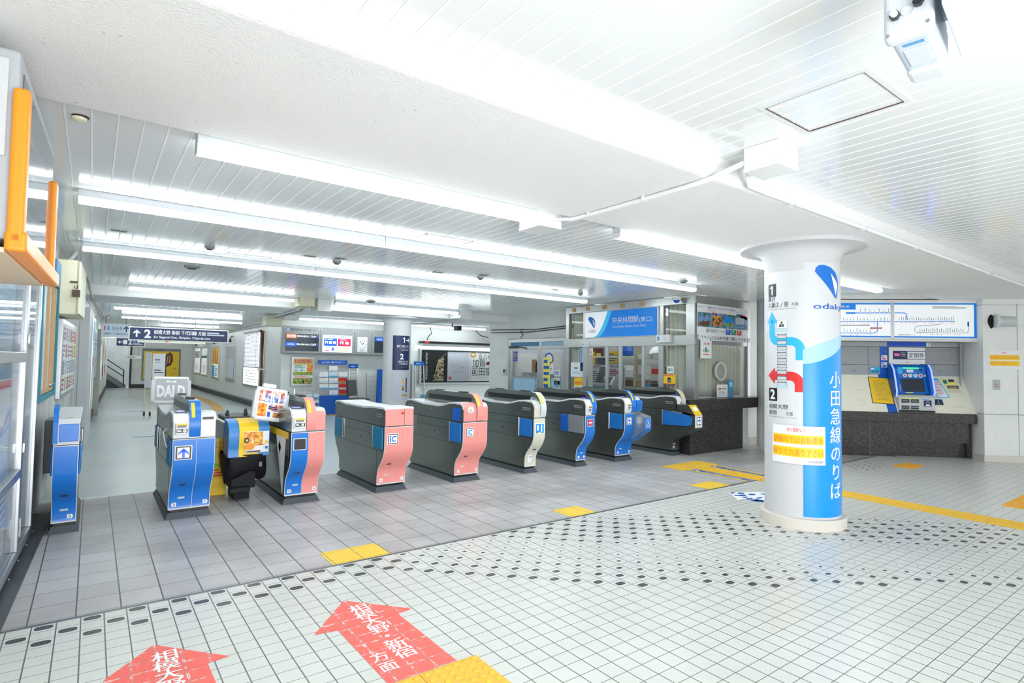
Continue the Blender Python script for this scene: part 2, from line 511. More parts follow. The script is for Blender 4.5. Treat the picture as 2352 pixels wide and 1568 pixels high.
# ================================================================ the setting
TH = math.atan(0.035)                       # the left wall runs two degrees off the tile grid
def LX(y, d=0.0): return -0.46 + 0.035 * (y - 5.3) + d
def left_thing(name, label, cat, y, d=0.0, z=0.0, group=None):
    """local x along the left wall away from the camera, local y into the wall"""
    return thing(name, label, cat, (LX(y, d), y, z), R90 - TH, group)
def plane(name, x0, x1, y0, y1, z, mt):
    return struct(MB().add([(x0, y0, z), (x1, y0, z), (x1, y1, z), (x0, y1, z)], [(0, 1, 2, 3)], mt).build(name))
plane('floor', -1.4, 16, -6, 4.13, 0, 'floor_white_tile')
plane('floor_hall', -0.9, 13, 4.13, 7.5, 0, 'floor_grey_tile')
plane('floor_corridor', -0.7, 14, 7.5, 36, 0, 'floor_vinyl')
plane('floor_street', -30, 40, -40, -6, -0.02, 'asphalt')
struct(MB().box(-0.36, 11.4, 4.115, 4.135, 0, 0.004, 'dark_alu').build('trim_1'))
struct(MB().box(-0.2, 9.0, 7.49, 7.515, 0, 0.003, 'white').build('trim_2'))

def slats(name, x0, x1, y0, y1, z, p, ph):
    mb = MB(); g = 0.009
    k0 = math.ceil((x0 - ph) / p)
    for k in range(k0, int((x1 - ph) / p)):
        a = ph + k * p + g / 2; b = ph + (k + 1) * p - g / 2
        mb.prism([(a, z + 0.02), (a, z + 0.002), (a + 0.002, z), (b - 0.002, z), (b, z + 0.002), (b, z + 0.02)], y0, y1, 'slat', 'y')
        mb.box(b, a + p, y0, y1, z - 0.0015, z + 0.018, 'slat_gap')
    mb.box(x0, x1, y0, y1, z + 0.016, z + 0.12, 'slat_gap')
    return struct(mb.build(name))
slats('ceiling', -0.9, 15, -6, 2.12, 2.84, 0.1186, 0.78)
slats('ceiling_hall', -0.6, 13, 3.42, 12.32, 2.76, 0.114, -0.046)
slats('ceiling_back', -0.5, 14, 13.98, 33.2, 2.65, 0.114, -0.046)
struct(MB().box(-1.0, 15, 2.10, 3.44, 2.70, 3.05, 'stucco').build('ceiling_beam', bev=0.045, seg=4))
struct(MB().box(-0.3, 12, 12.3, 14.0, 2.58, 3.0, 'stucco').build('ceiling_beam_back', bev=0.03))
struct(MB().box(-0.1, 4.2, 22.0, 22.9, 2.52, 2.9, 'wall_paint').build('ceiling_beam_corridor', bev=0.02))

# left wall, two finishes
def left_wall(name, y0, y1, z0, z1, mt, d=0.0, t=0.3):
    f = MB().add([(LX(y0, d - t), y0, z0), (LX(y1, d - t), y1, z0), (LX(y1, d), y1, z0), (LX(y0, d), y0, z0),
                  (LX(y0, d - t), y0, z1), (LX(y1, d - t), y1, z1), (LX(y1, d), y1, z1), (LX(y0, d), y0, z1)],
                 [(0, 1, 2, 3), (4, 5, 6, 7), (0, 1, 5, 4), (1, 2, 6, 5), (2, 3, 7, 6), (3, 0, 4, 7)], mt)
    return struct(f.build(name))
left_wall('wall_left', -1.5, 11.6, 0, 2.9, 'wall_plaster')
left_wall('wall_left_corridor', 11.6, 33.0, 0, 2.9, 'wall_paint', 0.06)
left_wall('baseboard_left', 11.6, 33.0, 0, 0.18, 'dark_grey', 0.085, 0.03)
struct(MB().box(4.1, 4.4, 16.0, 33.0, 0, 2.9, 'wall_paint').build('wall_corridor'))
struct(MB().box(4.075, 4.1, 18.0, 33.0, 0, 0.16, 'dark_grey').box(4.06, 4.1, 18.0, 33.0, 0.16, 0.2, 'mid_grey').build('baseboard_right'))
struct(MB().box(4.4, 14.2, 16.0, 16.3, 0, 2.9, 'wall_paint').build('wall_back'))
struct(MB().box(1.5, 4.4, 33.0, 33.3, 0, 2.9, 'wall_paint').build('wall_end'))
struct(MB().box(-2.5, 1.6, 35.0, 35.3, 0, 4.5, 'concrete').build('wall_stairwell'))
struct(MB().box(1.47, 4.1, 32.97, 33.0, 0, 0.18, 'dark_grey').build('baseboard_end'))
struct(MB().box(9.0, 9.3, 12.3, 13.2, 0, 2.9, 'wall_paint').box(9.0, 9.3, 9.42, 12.3, 2.14, 2.9, 'wall_paint').box(9.0, 9.3, 9.4, 10.0, 0, 2.14, 'wall_paint').build('wall_right'))
struct(MB().box(9.3, 14.2, 12.9, 13.2, 0, 2.9, 'wall_paint').build('wall_right_back'))
struct(MB().box(12.6, 12.9, 6.4, 13.0, 0, 2.9, 'wall_paint').build('wall_office'))
# wall between the booth and the ticket recess, with pale stone base
struct(MB().box(10.22, 11.5, 6.09, 6.3, 0, 2.8, 'wall_paint').build('wall_booth_side'))
struct(MB().box(10.22, 11.5, 6.07, 6.09, 0, 0.14, 'stone_base').build('baseboard_booth'))
# ticket wall: local x = s along the wall (to the right), local y = into the wall
TR = math.radians(-44)
TK = (12.1, 2.97, 0)
def tkwall(mb, name, bev=0.0): return struct(mb.build(name, None, bev, TK, (0, 0, TR)))
tkwall(MB().box(-3.4, 0.06, 0.62, 0.8, 0, 2.9, 'wall_paint').box(-3.2, -0.07, 0.0, 0.62, 2.72, 2.9, 'wall_paint'), 'wall_ticket')
tkwall(MB().box(-0.06, 3.2, -0.15, 0.62, 0.10, 2.9, 'wall_paint').box(-0.062, 3.2, -0.152, 0.0, 0.775, 0.785, 'mid_grey').box(0.455, 0.462, -0.152, 0.0, 0.1, 2.62, 'mid_grey').box(-0.062, 3.2, -0.152, 0.0, 2.60, 2.606, 'mid_grey'), 'wall_pillar')
tkwall(MB().box(-0.075, 3.2, -0.165, 0.6, 0, 0.105, 'stone_base'), 'baseboard_pillar')
tkwall(MB().box(-3.4, -3.2, -1.2, 0.8, 0, 2.9, 'wall_paint'), 'wall_recess_side')

# drain channel along the foot of the left wall, with its row of bolts
d = left_thing('drain_channel', 'dark metal channel with small bolts along the foot of the left wall', 'drain', 2.0)
MB().box(0, 5.0, -0.155, -0.005, 0, 0.012, 'drain_metal').build('channel', d)
for k in range(24): MB().cyl((0.1 + k * 0.21, -0.075 + 0.03 * (k % 2), 0), 0.008, 0.01, 0.02, 'alu', seg=8).build('bolt', d)
struct(left_wall('trim_3', 2.0, 6.75, 0.0, 0.05, 'warm_grey', 0.03, 0.03))

# stairs at the far end, rising to the left behind the end wall
st = thing('staircase', 'dark concrete stairs rising left at the far end of the corridor', 'stairs', (1.25, 33.1, 0))
sm_ = MB()
for k in range(13): sm_.box(-0.27 * (k + 1), -0.27 * k, 0.12, 1.85, 0, 0.2 * (k + 1), 'skirt').box(-0.27 * k - .03, -0.27 * k + .012, 0.12, 1.85, 0.2 * (k + 1) - .02, 0.2 * (k + 1) + .003, 'mid_grey')
sm_.build('steps', st)
MB().prism([(0.10, 0), (0.10, 0.14), (-3.5, 2.82), (-3.5, 2.60), (-0.1, 0)], 0.04, 0.12, 'mid_grey', 'y').build('stringer', st)
hr = MB()
for h in (0.55, 0.85): hr.tube([(0.0, 0.05, h), (-3.3, 0.05, h + 2.5)], 0.022, 'navy', 8)
hr.tube([(0.0, 0.05, 0.1), (0.0, 0.05, 0.87)], 0.024, 'navy', 8)
hr.build('handrail', st)

# ================================================================ ticket gates
FP = [(0, .76), (0, .53), (.012, .47), (.045, .405), (.10, .34), (.15, .285), (.178, .235), (.19, .17), (.19, .085)]
UP = [(0, .765), (0, .93), (.015, .962), (.06, .985), (.2, .99), (.34, .98), (.5, .945), (.62, .93), (1.05, .93), (1.2, .945), (1.4, .962), (1.54, .95), (1.6, .905), (1.6, .765)]
FLAT = [(0, .765), (0, .955), (.02, .967), (.35, .965), (.6, .945), (1.25, .945), (1.45, .962), (1.585, .955), (1.6, .93), (1.6, .765)]
FIN = [(.03, .775), (-.012, .775), (-.03, .86), (-.02, .95), (.02, 1.03), (.08, 1.078), (.16, 1.1), (.7, 1.11), (1.15, 1.108), (1.26, 1.09), (1.33, 1.045), (1.37, .965), (1.37, .9), (.06, .9)]
NOSE = [(-.35, .705), (-.35, .49), (-.30, .45), (.05, .275), (.09, .22), (.09, .085)]
def spline(p, n=4):
    q = []
    for i in range(len(p) - 1):
        a, b, c, d = p[max(i - 1, 0)], p[i], p[i + 1], p[min(i + 2, len(p) - 1)]
        for k in range(n):
            t = k / n; q.append(tuple(.5 * (2 * b[j] + (c[j] - a[j]) * t + (2 * a[j] - 5 * b[j] + 4 * c[j] - d[j]) * t * t + (3 * b[j] - a[j] - 3 * c[j] + d[j]) * t ** 3) for j in (0, 1)))
    return q + [p[-1]]
FP = FP[:1] + spline(FP[1:])
FIN = FIN[:1] + spline(FIN[1:12], 3) + FIN[12:]
def fpy(z):
    for (y0, z0), (y1, z1) in zip(FP, FP[1:]):
        if z1 <= z <= z0 and z0 > z1: return y0 + (y1 - y0) * (z0 - z) / (z0 - z1)
    return FP[-1][0]
def shifted(pts, d): return [(y - d, z) for y, z in pts]
def slab(fp, t): return shifted(fp, t) + fp[::-1]

def glyph(g, kind, u, v, w, h):
    """the small display on a gate front"""
    g.rect(u - w / 2 - .007, v - h / 2 - .007, u + w / 2 + .007, v + h / 2 + .007, 'white_plastic'); g.up()
    g.rect(u - w / 2, v - h / 2, u + w / 2, v + h / 2, 'black'); g.up()
    if kind == 'off': return
    if kind == 'arrow':
        g.rect(u - w * .38, v - h * .40, u + w * .38, v + h * .40, 'screen_cream'); g.up()
        t = w * .2
        g.rect(u - t / 2, v - h * .44, u + t / 2, v + h * .2, 'screen_blue')
        g.poly([(u, v + h * .38), (u + w * .34, v + h * .04), (u + w * .34, v - h * .2), (u, v + h * .12), (u - w * .34, v - h * .2), (u - w * .34, v + h * .04)], 'screen_blue', [(0, 3, 2, 1), (0, 5, 4, 3)])
    if kind == 'IC':
        g.rect(u - w * .42, v - h * .42, u + w * .42, v + h * .42, 'screen_cream'); g.up()
        t = w * .14
        g.rect(u - w * .27 - t / 2, v - h * .3, u - w * .27 + t / 2, v + h * .32, 'screen_blue')
        for q in (-.3, .29): g.rect(u - w * .37, v + h * q, u - w * .17, v + h * (q + .07), 'screen_blue')
        g.ring(u + w * .12, v, w * .29, w * .15, 'screen_blue', 45, 315, 20)
        g.rect(u + w * .26, v + h * .08, u + w * .33, v + h * .34, 'screen_blue')
    if kind == 'stop':
        g.ell(u, v, w * .42, w * .42, 'led_red'); g.up()
        g.rect(u - w * .3, v - h * .08, u + w * .3, v + h * .08, 'screen_white')

def number_tag(g, u, v, t, side):
    a = .018
    pts = [(u - a, v - a), (u + a, v - a), (u + a, v + a), (u - a, v + a)]
    if side == 'r': pts = [(u - a, v - a), (u + a * .7, v - a), (u + a * 1.4, v), (u + a * .7, v + a), (u - a, v + a)]
    if side == 'l': pts = [(u - a * 1.4, v), (u - a * .7, v - a), (u + a, v - a), (u + a, v + a), (u - a * .7, v + a)]
    g.poly(pts, 'white'); g.up(); g.text(t, u, v - .011, .023, 'navy', 'c', bold=.01)

def ticket_head(t, x0, x1, reader=True, z0=.765):
    """white moulded head with the ticket slot and the black card plate"""
    h = MB().prism([(-.014, z0), (-.02, .90), (-.012, .945), (.02, .985), (.12, 1.0), (.30, .985), (.30, z0)], x0, x1, 'white_plastic', 'x')
    o = h.build('ticket_head', t, .01)
    if reader:
        m = (x0 + x1) / 2; w = (x1 - x0)
        MB().box(x0 + w * .08, x1 - w * .08, -.045, .0, .80, .915, 'white_plastic').build('ticket_slot', o, .012)
        g = G(); g.rect(m - w * .34, .885, m + w * .36, .905, 'yellow'); g.up(); g.rect(m - w * .30, .868, m + w * .28, .890, 'mid_grey')
        g.rect(m - w * .34, .822, m + w * .36, .856, 'black'); g.up(); g.lines(m - w * .30, m + w * .02, .830, .850, 2, 'white', .6); g.ell(m + w * .18, .839, .014, .014, 'white'); g.up(); g.text('T', m + w * .18, .833, .013, 'black', 'c', bold=.03)
        g.build('card_plate', o, .046)
    # little operating screen on the sloping top
    s = MB().box(x0 + .015, x1 - .015, 0, .10, 0, .006, 'black').build('touch_screen', o, loc=(0, .05, .995), rot=(math.radians(4), 0, 0))
    MB().box(x0 + .03, x1 - .03, .018, .082, .0062, .008, 'led_violet').build('screen_glow', s)
    return o

def gate(name, label, x0, x1, y0=5.95, L=1.6, front='gate_blue', split=None, head='white', ribbon=None, ribbon_x=None, display=None, tags=(), flat=False,
         flaps=('flap_blue', 'flap_blue'), nose=False, skirt=True, front_r=None, group='ticket gates in a row'):
    w = x1 - x0; h = w / 2
    t = thing(name, label, 'ticket gate', ((x0 + x1) / 2, y0, 0), 0, group)
    fp = NOSE if nose else FP
    rear = [(L - y, z) for y, z in FP][::-1]
    body = MB()
    prof = ([(0, .76)] if nose else []) + fp + rear
    body.prism(prof, -h, h, 'gate_steel', smooth=True)
    for sx in (-1, 1):                                  # panel joints on both flanks
        e = sx * h
        a, b = min(e, e + sx * .0015), max(e, e + sx * .0015)
        body.box(a, b, .02 if not nose else -.25, L - .02, .757, .762, 'dark_grey')
        body.box(a, b, .34, L - .33, .655, .659, 'dark_grey'); body.box(a, b, .02, L - .02, .485, .489, 'dark_grey')
        for yy in (.335, L - .335): body.box(a, b, yy, yy + .004, .487, .76, 'dark_grey')
        body.box(a, b, .20, .204, .09, .487, 'dark_grey')
        body.box(a, b, L * .42, L * .42 + .035, .575, .59, 'black'); body.cyl((0, L * .40, .583), .009, min(a, b), max(a, b) + .001 * sx, 'chrome', 'x', 10)
    body.build('cabinet', t)
    if skirt:
        ys = .19 if not nose else .10
        MB().add([(-h - .022, ys - .026, 0), (h + .022, ys - .026, 0), (h + .022, L - .155, 0), (-h - .022, L - .155, 0),
                  (-h + .004, ys + .0, .058), (h - .004, ys + .0, .058), (h - .004, L - .19, .058), (-h + .004, L - .19, .058)],
                 [(0, 1, 2, 3), (4, 5, 6, 7), (0, 1, 5, 4), (1, 2, 6, 5), (2, 3, 7, 6), (3, 0, 4, 7)], 'skirt').build('skirt', t)
        MB().box(-h + .015, h - .015, ys + .012, L - .2, .056, .09, 'black').build('plinth_gap', t)
    # curved front panels with pale edging
    if not nose:
        MB().prism(slab(FP, .008), -h, h, 'pale_grey', smooth=True).build('panel_trim', t)
        xs = [(-h + .006, h - .006)] if split is None else [(-h + .006, split - .003), (split + .003, h - .006)]
        for i, (a, b) in enumerate(xs):
            c = front_r if (i == 1 and front_r) else front
            fpz = [(y, z) for y, z in FP if z > .10 and z < .755]
            fpz = [(0, .752)] + fpz + [(.19, .10)]
            MB().prism(slab(fpz, .0135), a, b, c, smooth=True).build('front_panel', t)
    up = FLAT if flat else UP
    head_mb = MB().prism(up, -h, h, 'gate_steel')
    for sx in (-1, 1):
        for zz in (.86, .885): head_mb.box(min(sx * h, sx * (h + .002)), max(sx * h, sx * (h + .002)), .07, .24, zz, zz + .012, 'mid_grey')
        for zz in (.855, .88): head_mb.box(min(sx * h, sx * (h + .002)), max(sx * h, sx * (h + .002)), L - .25, L - .09, zz, zz + .012, 'mid_grey')
        head_mb.cyl((0, L * .52, .875), .013, sx * h if sx < 0 else h, sx * (h + .003), 'chrome', 'x', 12)
        head_mb.box(min(sx * h, sx * (h + .002)), max(sx * h, sx * (h + .002)), L * .52, L * .52 + .05, .866, .884, 'dark_alu')
    head_mb.build('upper_body', t)
    MB().prism([(y * 1.004 - .003, z + .009) for y, z in up[1:-1]] + [(y, z - .012) for y, z in up[1:-1]][::-1], -h - .004, h + .004, 'pale_grey').build('top_edge', t)
    # flank flaps, front and rear, with their chromed hinge bars
    for k, (ya, yb) in enumerate(((.03, .30), (L - .30, L - .03))):
        if nose and k == 0: ya, yb = -.30, .28
        for sx in (-1, 1):
            f = MB()
            a, b = sorted((sx * (h + .001), sx * (h + .016)))
            if nose and k == 0: f.prism([(ya + .08, .52), (ya, .55), (ya, .66), (ya + .1, .70), (yb, .74), (yb, .50)], a, b, flaps[k])
            else: f.box(a, b, ya, yb, .51, .745, flaps[k])
            fo = f.build('flap_door', t, .006)
            yh = yb + .012 if k == 0 else ya - .012
            MB().cyl((sx * (h + .009), yh, 0), .008, .50, .755, 'chrome', seg=10).build('hinge_bar', fo)
    g = G(); fr = .0145
    if display:
        kind, u, v, dw = display
        glyph(g, kind, u, v, dw, dw * .92); g.lv = 0
    if not nose:
        g.rect(-h * .45, .33, -h * .45 + .05, .345, 'dark_alu') if False else None
    if g.p: g.build('display', t, fr)
    tg = G()
    for u, txt, side in tags: tg.lv = 0; number_tag(tg, u, .135, txt, side)
    tg.lv = 0
    uu = -h * .4 if split is not None else 0
    tg.rect(uu - .028, .185, uu + .028, .203, 'light_grey')
    if tg.p and not nose: tg.build('number_plate', t, fr, fn=lambda a, b, d: (a, fpy(b) - d, b))
    if not nose: G().rect(uu - .026, .318, uu + .026, .336, 'dark_alu').build('keyhole_plate', t, fr + .002, fn=lambda a, b, d: (a, fpy(b) - d, b))
    # the rail hood with its long dark slot and the coloured ribbon round its nose
    if ribbon and not flat:
        fw = .042; rx = ribbon_x or 0.0
        fin = MB().prism(FIN, rx - fw, rx + fw, 'gate_steel', smooth=True).build('rail_hood', t, .006)
        MB().box(rx - fw - .003, rx + fw + .003, .11, 1.24, .985, 1.052, 'black').build('rail_slot', fin)
        for yy in (.30, .92): MB().box(rx - fw * .8, rx + fw * .8, yy, yy + .16, 1.104, 1.122, 'dark_grey').build('sensor_cap', fin, .006)
        arc = FIN[1:17]
        MB().prism([(y - .008, z + .004) for y, z in arc] + arc[::-1], rx - fw - .004, rx + fw + .004, ribbon, smooth=True).build('ribbon', fin)
        arc2 = FIN[7:14]
        MB().prism([(y - .010, z + .006) for y, z in arc2] + [(y - .004, z) for y, z in arc2][::-1], rx - fw * .75, rx - fw * .05, 'yellow').build('caution_label', fin)
    return t, h

# leftmost, half-width unit against the wall
t, h = gate('ticket_gate', 'narrow blue ticket gate against the left wall, single 8 tag at its foot', -.232, -.062, y0=5.98, display=None, tags=((.04, '8', 'r'),), flat=True)
MB().box(-h + .035, h - .006, -.012, 0, .79, .935, 'gate_blue').build('head_panel', t, .004)
MB().box(-h + .03, h, -.008, 0, .768, .955, 'pale_grey').build('head_trim', t)
MB().prism([(-.02, .775), (-.03, .95), (-.01, 1.03), (.03, 1.07), (.09, 1.09), (.2, 1.09), (.2, 1.06), (.08, 1.05), (.03, 1.0), (.02, .775)], -h - .005, -h + .028, 'gate_blue', 'x').build('ribbon', t, .004)
g = G(); g.ell(.02, .14, .055, .05, 'ice_blue'); g.up(); g.ring(.02, .14, .05, .035, 'yellow'); g.ell(.02, .15, .018, .02, 'sky_blue')
g.build('round_sticker', t, fn=lambda a, b, d: (a, b, .968 + d + .006))

t, h = gate('ticket_gate', 'double blue ticket gate with tags 8 and 7 and a blue arrow display', .61, .955, split=.02, head='white', ribbon='gate_blue', ribbon_x=.0, display=('arrow', -.085, .637, .125),
            tags=((-.125, '8', 'l'), (.13, '7', 'r')), flaps=('flap_teal', 'flap_teal'))
ticket_head(t, -h + .004, -.045)
wr = MB().prism([(-.01, .77), (-.014, .93), (.0, .965), (.06, .985), (.30, .975), (.30, .77)], .045, h - .004, 'white_plastic').build('return_head', t, .008)
G().rect(.06, .925, h - .02, .955, 'black').build('coin_mouth', wr, .013)
cd = MB().tube([(-h - .02, .30, .83), (-h - .05, .28, .80), (-h - .035, .25, .70), (-h - .02, .24, .66)], .006, 'white_plastic', 8).build('loose_cord', t)

t, h = gate('ticket_gate', 'double ticket gate with a dead black display, blue left half and pink right half', 1.645, 1.985, split=.0, head='white', ribbon='pink', ribbon_x=.02, display=('off', -.085, .64, .115),
            tags=((-.125, 'G', 'r'), (.13, '6', '')), flaps=('dark_grey', 'flap_blue'), front_r='pink')
ticket_head(t, -h + .004, -.03)
MB().prism([(-.012, .77), (-.014, .93), (.0, .965), (.06, .985), (.30, .975), (.30, .77)], .07, h - .002, 'pink').build('return_head', t, .008)
g = G(); g.poly([(.03, .69), (1.2, .69), (1.2, .76), (.03, .76)], 'yellow'); g.poly([(.12, .69), (.5, .69), (.22, .12), (.19, .12)], 'white'); g.poly([(.30, .58), (.36, .64), (.40, .58), (.34, .50)], 'dark_grey')
g.build('stripe_sticker', t, fn=lambda a, b, d: (-h - .017 - d, a, b))

t, h = gate('ticket_gate', 'flat-topped grey ticket gate with pink ends tagged 6 and 5 and an IC display', 2.655, 3.005, front='pink', split=.035, display=('IC', -.078, .625, .12), tags=((-.125, '6', ''), (.135, '5', '')),
            flat=True, flaps=('flap_teal', 'flap_teal'))
MB().box(-h + .004, .055, -.014, .0, .77, .955, 'pink').box(.06, h - .004, -.014, .0, .77, .96, 'pink').build('head_panel', t, .003)
G().rect(.02, .90, .05, .925, 'red').rect(-.01, .90, .05, .904, 'coral').build('sticker', t, .015)

t, h = gate('ticket_gate', 'hooded grey ticket gate with pink ends tagged 5 and 4 and an IC display', 3.68, 4.035, front='pink', split=.03, ribbon='pink', ribbon_x=.055, display=('IC', -.085, .64, .105), tags=((-.125, '5', ''), (.14, '4', '')))
MB().prism([(-.014, .77), (-.02, .90), (-.01, .945), (.02, .985), (.10, 1.0), (.2, .99), (.2, .77)], -h + .004, .008, 'pink').build('head_panel', t, .008)
MB().prism([(-.014, .77), (-.014, .945), (.06, .955), (.20, .955), (.20, .77)], .105, h, 'pink').build('return_head', t, .006)
g = G(); g.ell(-.08, .915, .045, .04, 'ice_blue'); g.up(); g.ell(-.095, .92, .012, .012, 'yellow'); g.ell(-.07, .92, .010, .010, 'pale_orange'); g.rect(-.10, .895, -.065, .903, 'sky_blue'); g.build('round_sticker', t, .022)
MB().box(-h - .003, -h, .06, .25, .77, .93, 'mid_blue').build('painted_glow', t)  # blue glow of the LEDs inside, painted as a plain blue plate

t, h = gate('ticket_gate', 'single grey ticket gate with a plain cream front and a plastic bag over its head', 4.79, 4.985, front='beige_plastic', ribbon='frosted', ribbon_x=.05, tags=())
MB().prism([(-.012, .77), (-.02, .90), (-.01, .945), (.02, .985), (.10, 1.0), (.3, .99), (.3, .77)], -h + .004, h - .09, 'beige_plastic').build('head_panel', t, .008)
bag = MB(); r_ = random.Random(3); ring = []
for i in range(9):
    for j in range(12):
        a = 2 * math.pi * j / 12
        ring.append((-.035 + math.cos(a) * (.055 + r_.uniform(-.006, .008)), -.02 + math.sin(a) * (.05) + i * .012 + r_.uniform(-.006, .006), .93 + i * .011 + r_.uniform(-.008, .008) + math.sin(a) * .03))
bag.add(ring, [(i * 12 + j, i * 12 + (j + 1) % 12, (i + 1) * 12 + (j + 1) % 12, (i + 1) * 12 + j) for i in range(8) for j in range(12)], 'acrylic')
bag.build('plastic_bag', t)
g = G(); g.rect(-.09, .55, .085, .70, 'white'); g.up(); g.rect(-.07, .56, .07, .685, 'sky_blue'); g.up(); g.rect(-.05, .60, -.02, .67, 'white'); g.rect(.02, .58, .04, .675, 'white'); g.ell(0, .568, .03, .01, 'yellow'); g.build('notice', t, .015)
g = G(); g.ell(-.02, .20, .035, .06, 'white'); g.up(); g.ell(-.025, .22, .007, .007, 'black'); g.ell(0, .22, .007, .007, 'black'); g.ell(-.012, .19, .012, .007, 'pale_blue'); g.build('sticker', t, .016, fn=lambda a, b, d: (a, fpy(b) - d, b))

t, h = gate('ticket_gate', 'single blue ticket gate with a red no entry display', 5.745, 5.935, ribbon='gate_blue', ribbon_x=.055, display=('stop', -.005, .655, .10), tags=((-.05, '3', 'l'), (.055, '2', 'r')))
ticket_head(t, -h + .004, h - .075)
MB().box(-h - .03, -h - .002, .35, .50, .50, .745, 'mid_blue').build('open_flap', t, .006)
MB().box(-h - .02, -h, .02, .34, .50, .75, 'mid_grey').build('flank_plate', t)

t, h = gate('ticket_gate', 'double blue ticket gate with a wheelchair sign on its projecting right half', 6.57, 6.93, split=.01, ribbon='gate_blue', ribbon_x=-.0, display=('arrow', -.085, .64, .105), tags=((-.125, '2', 'l'), (.13, '1', 'r')))
ticket_head(t, -h + .004, -.045)
MB().prism([(-.03, .78), (-.05, .92), (-.03, .95), (.05, .965), (.2, .96), (.2, .78)], .05, h + .0, 'gate_blue').build('return_head', t, .01)
nz = MB().prism([(.0, .76), (-.20, .72), (-.215, .70), (-.215, .53), (-.20, .50), (.06, .33), (.06, .52), (0, .53)], .03, h + .005, 'steel').build('wheelchair_console', t, .008)
MB().prism([(-.222, .70), (-.222, .525), (-.207, .495), (.05, .325), (.055, .335), (-.20, .505), (-.213, .53), (-.213, .70)], .036, h - .001, 'gate_blue').build('console_front', nz)
g = G(); u, v = .107, .61
g.rect(u - .05, v - .06, u + .05, v + .06, 'white'); g.up(); g.rect(u - .045, v - .055, u + .045, v + .055, 'gate_blue'); g.up()
g.ring(u - .004, v - .018, .028, .021, 'white', 150, 400, 24); g.ell(u - .008, v + .040, .009, .009, 'white'); g.line([(u - .008, v + .03), (u - .004, v - .005), (u + .02, v - .005), (u + .03, v - .035), (u + .04, v - .03)], .009, 'white'); g.line([(u - .006, v + .015), (u + .018, v + .015)], .008, 'white')
g.build('wheelchair_sign', nz, .2235)

t, h = gate('ticket_gate', 'rightmost ticket gate with a long nose and yellow top, beside the granite counter', 7.845, 8.035, nose=True, ribbon='frosted', ribbon_x=.05, tags=())
ticket_head(t, -h + .004, h - .075)
MB().prism([(.02, .76), (.02, .86), (-.12, .865), (-.23, .855), (-.352, .705), (-.352, .70), (-.2, .70)], -h, h, 'gate_steel').build('nose_cover', t, .006)
MB().prism([(-.235, .862), (-.36, .708), (-.352, .70), (-.225, .852)], -h + .004, h - .004, 'yellow').build('nose_face', t)
g = G(); g.rect(-.05, .07, .05, .15, 'white_plastic'); g.up(); g.rect(-.04, .08, .04, .14, 'screen_white'); g.build('reader_pad', t, fn=lambda a, b, d: (a, -.352 - d * .75 + b * .63 - .006, .712 + b * .78 + d * .6))
MB().box(-h + .002, h - .002, -.362, -.35, .50, .70, 'white_plastic').build('nose_panel', t, .006)
g = G(); glyph(g, 'arrow', 0, .61, .115, .13); g.build('display', t, .363)
g = G(); g.rect(-.07, .185, -.01, .20, 'light_grey'); number_tag(g, -.055, .14, '1', 'l'); g.build('number_plate', t, -.089)
MB().box(-h - .003, -h, -.1, .12, .62, .74, 'steel').build('flank_plate', t)

# grey electric box on the wall behind the leftmost gate
e = left_thing('electric_box', 'scuffed grey electric box low on the left wall behind the narrow blue gate', 'electric box', 7.72)
MB().box(0, .42, -.12, 0, .26, .82, 'mid_grey').build('housing', e, .006)
MB().box(.02, .40, -.127, -.12, .28, .80, 'mid_grey').build('cover', e, .004)

# covered cabinet parked in the aisle between the first two double gates
t = thing('aisle_cabinet', 'blue cabinet with a yellow poster band above black cloth, parked between two ticket gates', 'cabinet', (1.36, 6.45, 0))
cov = [(.0, .475), (.012, .55), (-.005, .64), (-.005, .74), (.03, .795), (.10, .84), (.26, .855), (.26, .475)]
CV = [(.012, .55)] + spline(cov[1:7], 4)[1:]
cov = [(.0, .475)] + CV + [(.26, .475)]
MB().prism(cov, -.2, .2, 'cover_blue', smooth=True).build('blue_cover', t)
MB().prism([(y - .004, z + .003) for y, z in cov[:-1]] + [(y, z) for y, z in cov[:-1]][::-1], -.10, .09, 'yellow', smooth=True).build('yellow_band', t)
g = G(); g.rect(-.04, .57, .19, .79, 'white'); g.up(); g.rect(-.055, .64, .13, .785, 'photo_food'); g.up(); g.ell(-.03, .70, .025, .03, 'black'); g.up(); g.ell(-.027, .70, .012, .012, 'yellow'); g.rect(.02, .668, .035, .715, 'white'); g.rect(.05, .668, .08, .675, 'black')
g.ell(0, .632, .05, .035, 'orange'); g.rect(.08, .648, .15, .655, 'red'); g.rect(.13, .615, .18, .632, 'ice_blue'); g.lines(-.03, .18, .573, .59, 1, 'dark_grey', .8); g.rect(.15, .66, .185, .69, 'yellow'); g.rect(.155, .60, .18, .625, 'sky_blue')
g.build('poster', t, .0105, fn=lambda a, b, d: (a, -d, b - .055))
MB().box(-.2, .2, .26, 1.1, .50, .815, 'gate_steel').build('rear_body', t, .02)
lid = MB().box(-.15, .18, .5, 1.0, .815, .85, 'dark_grey').build('rear_lid', t, .015)
MB().lathe([(.0001, 0), (.022, 0), (.018, .06), (.0001, .09)], (.08, .62, .85), 'dark_grey', 12).lathe([(.0001, 0), (.022, 0), (.018, .05), (.0001, .075)], (-.11, .62, .85), 'dark_grey', 12).build('lid_knob', lid)
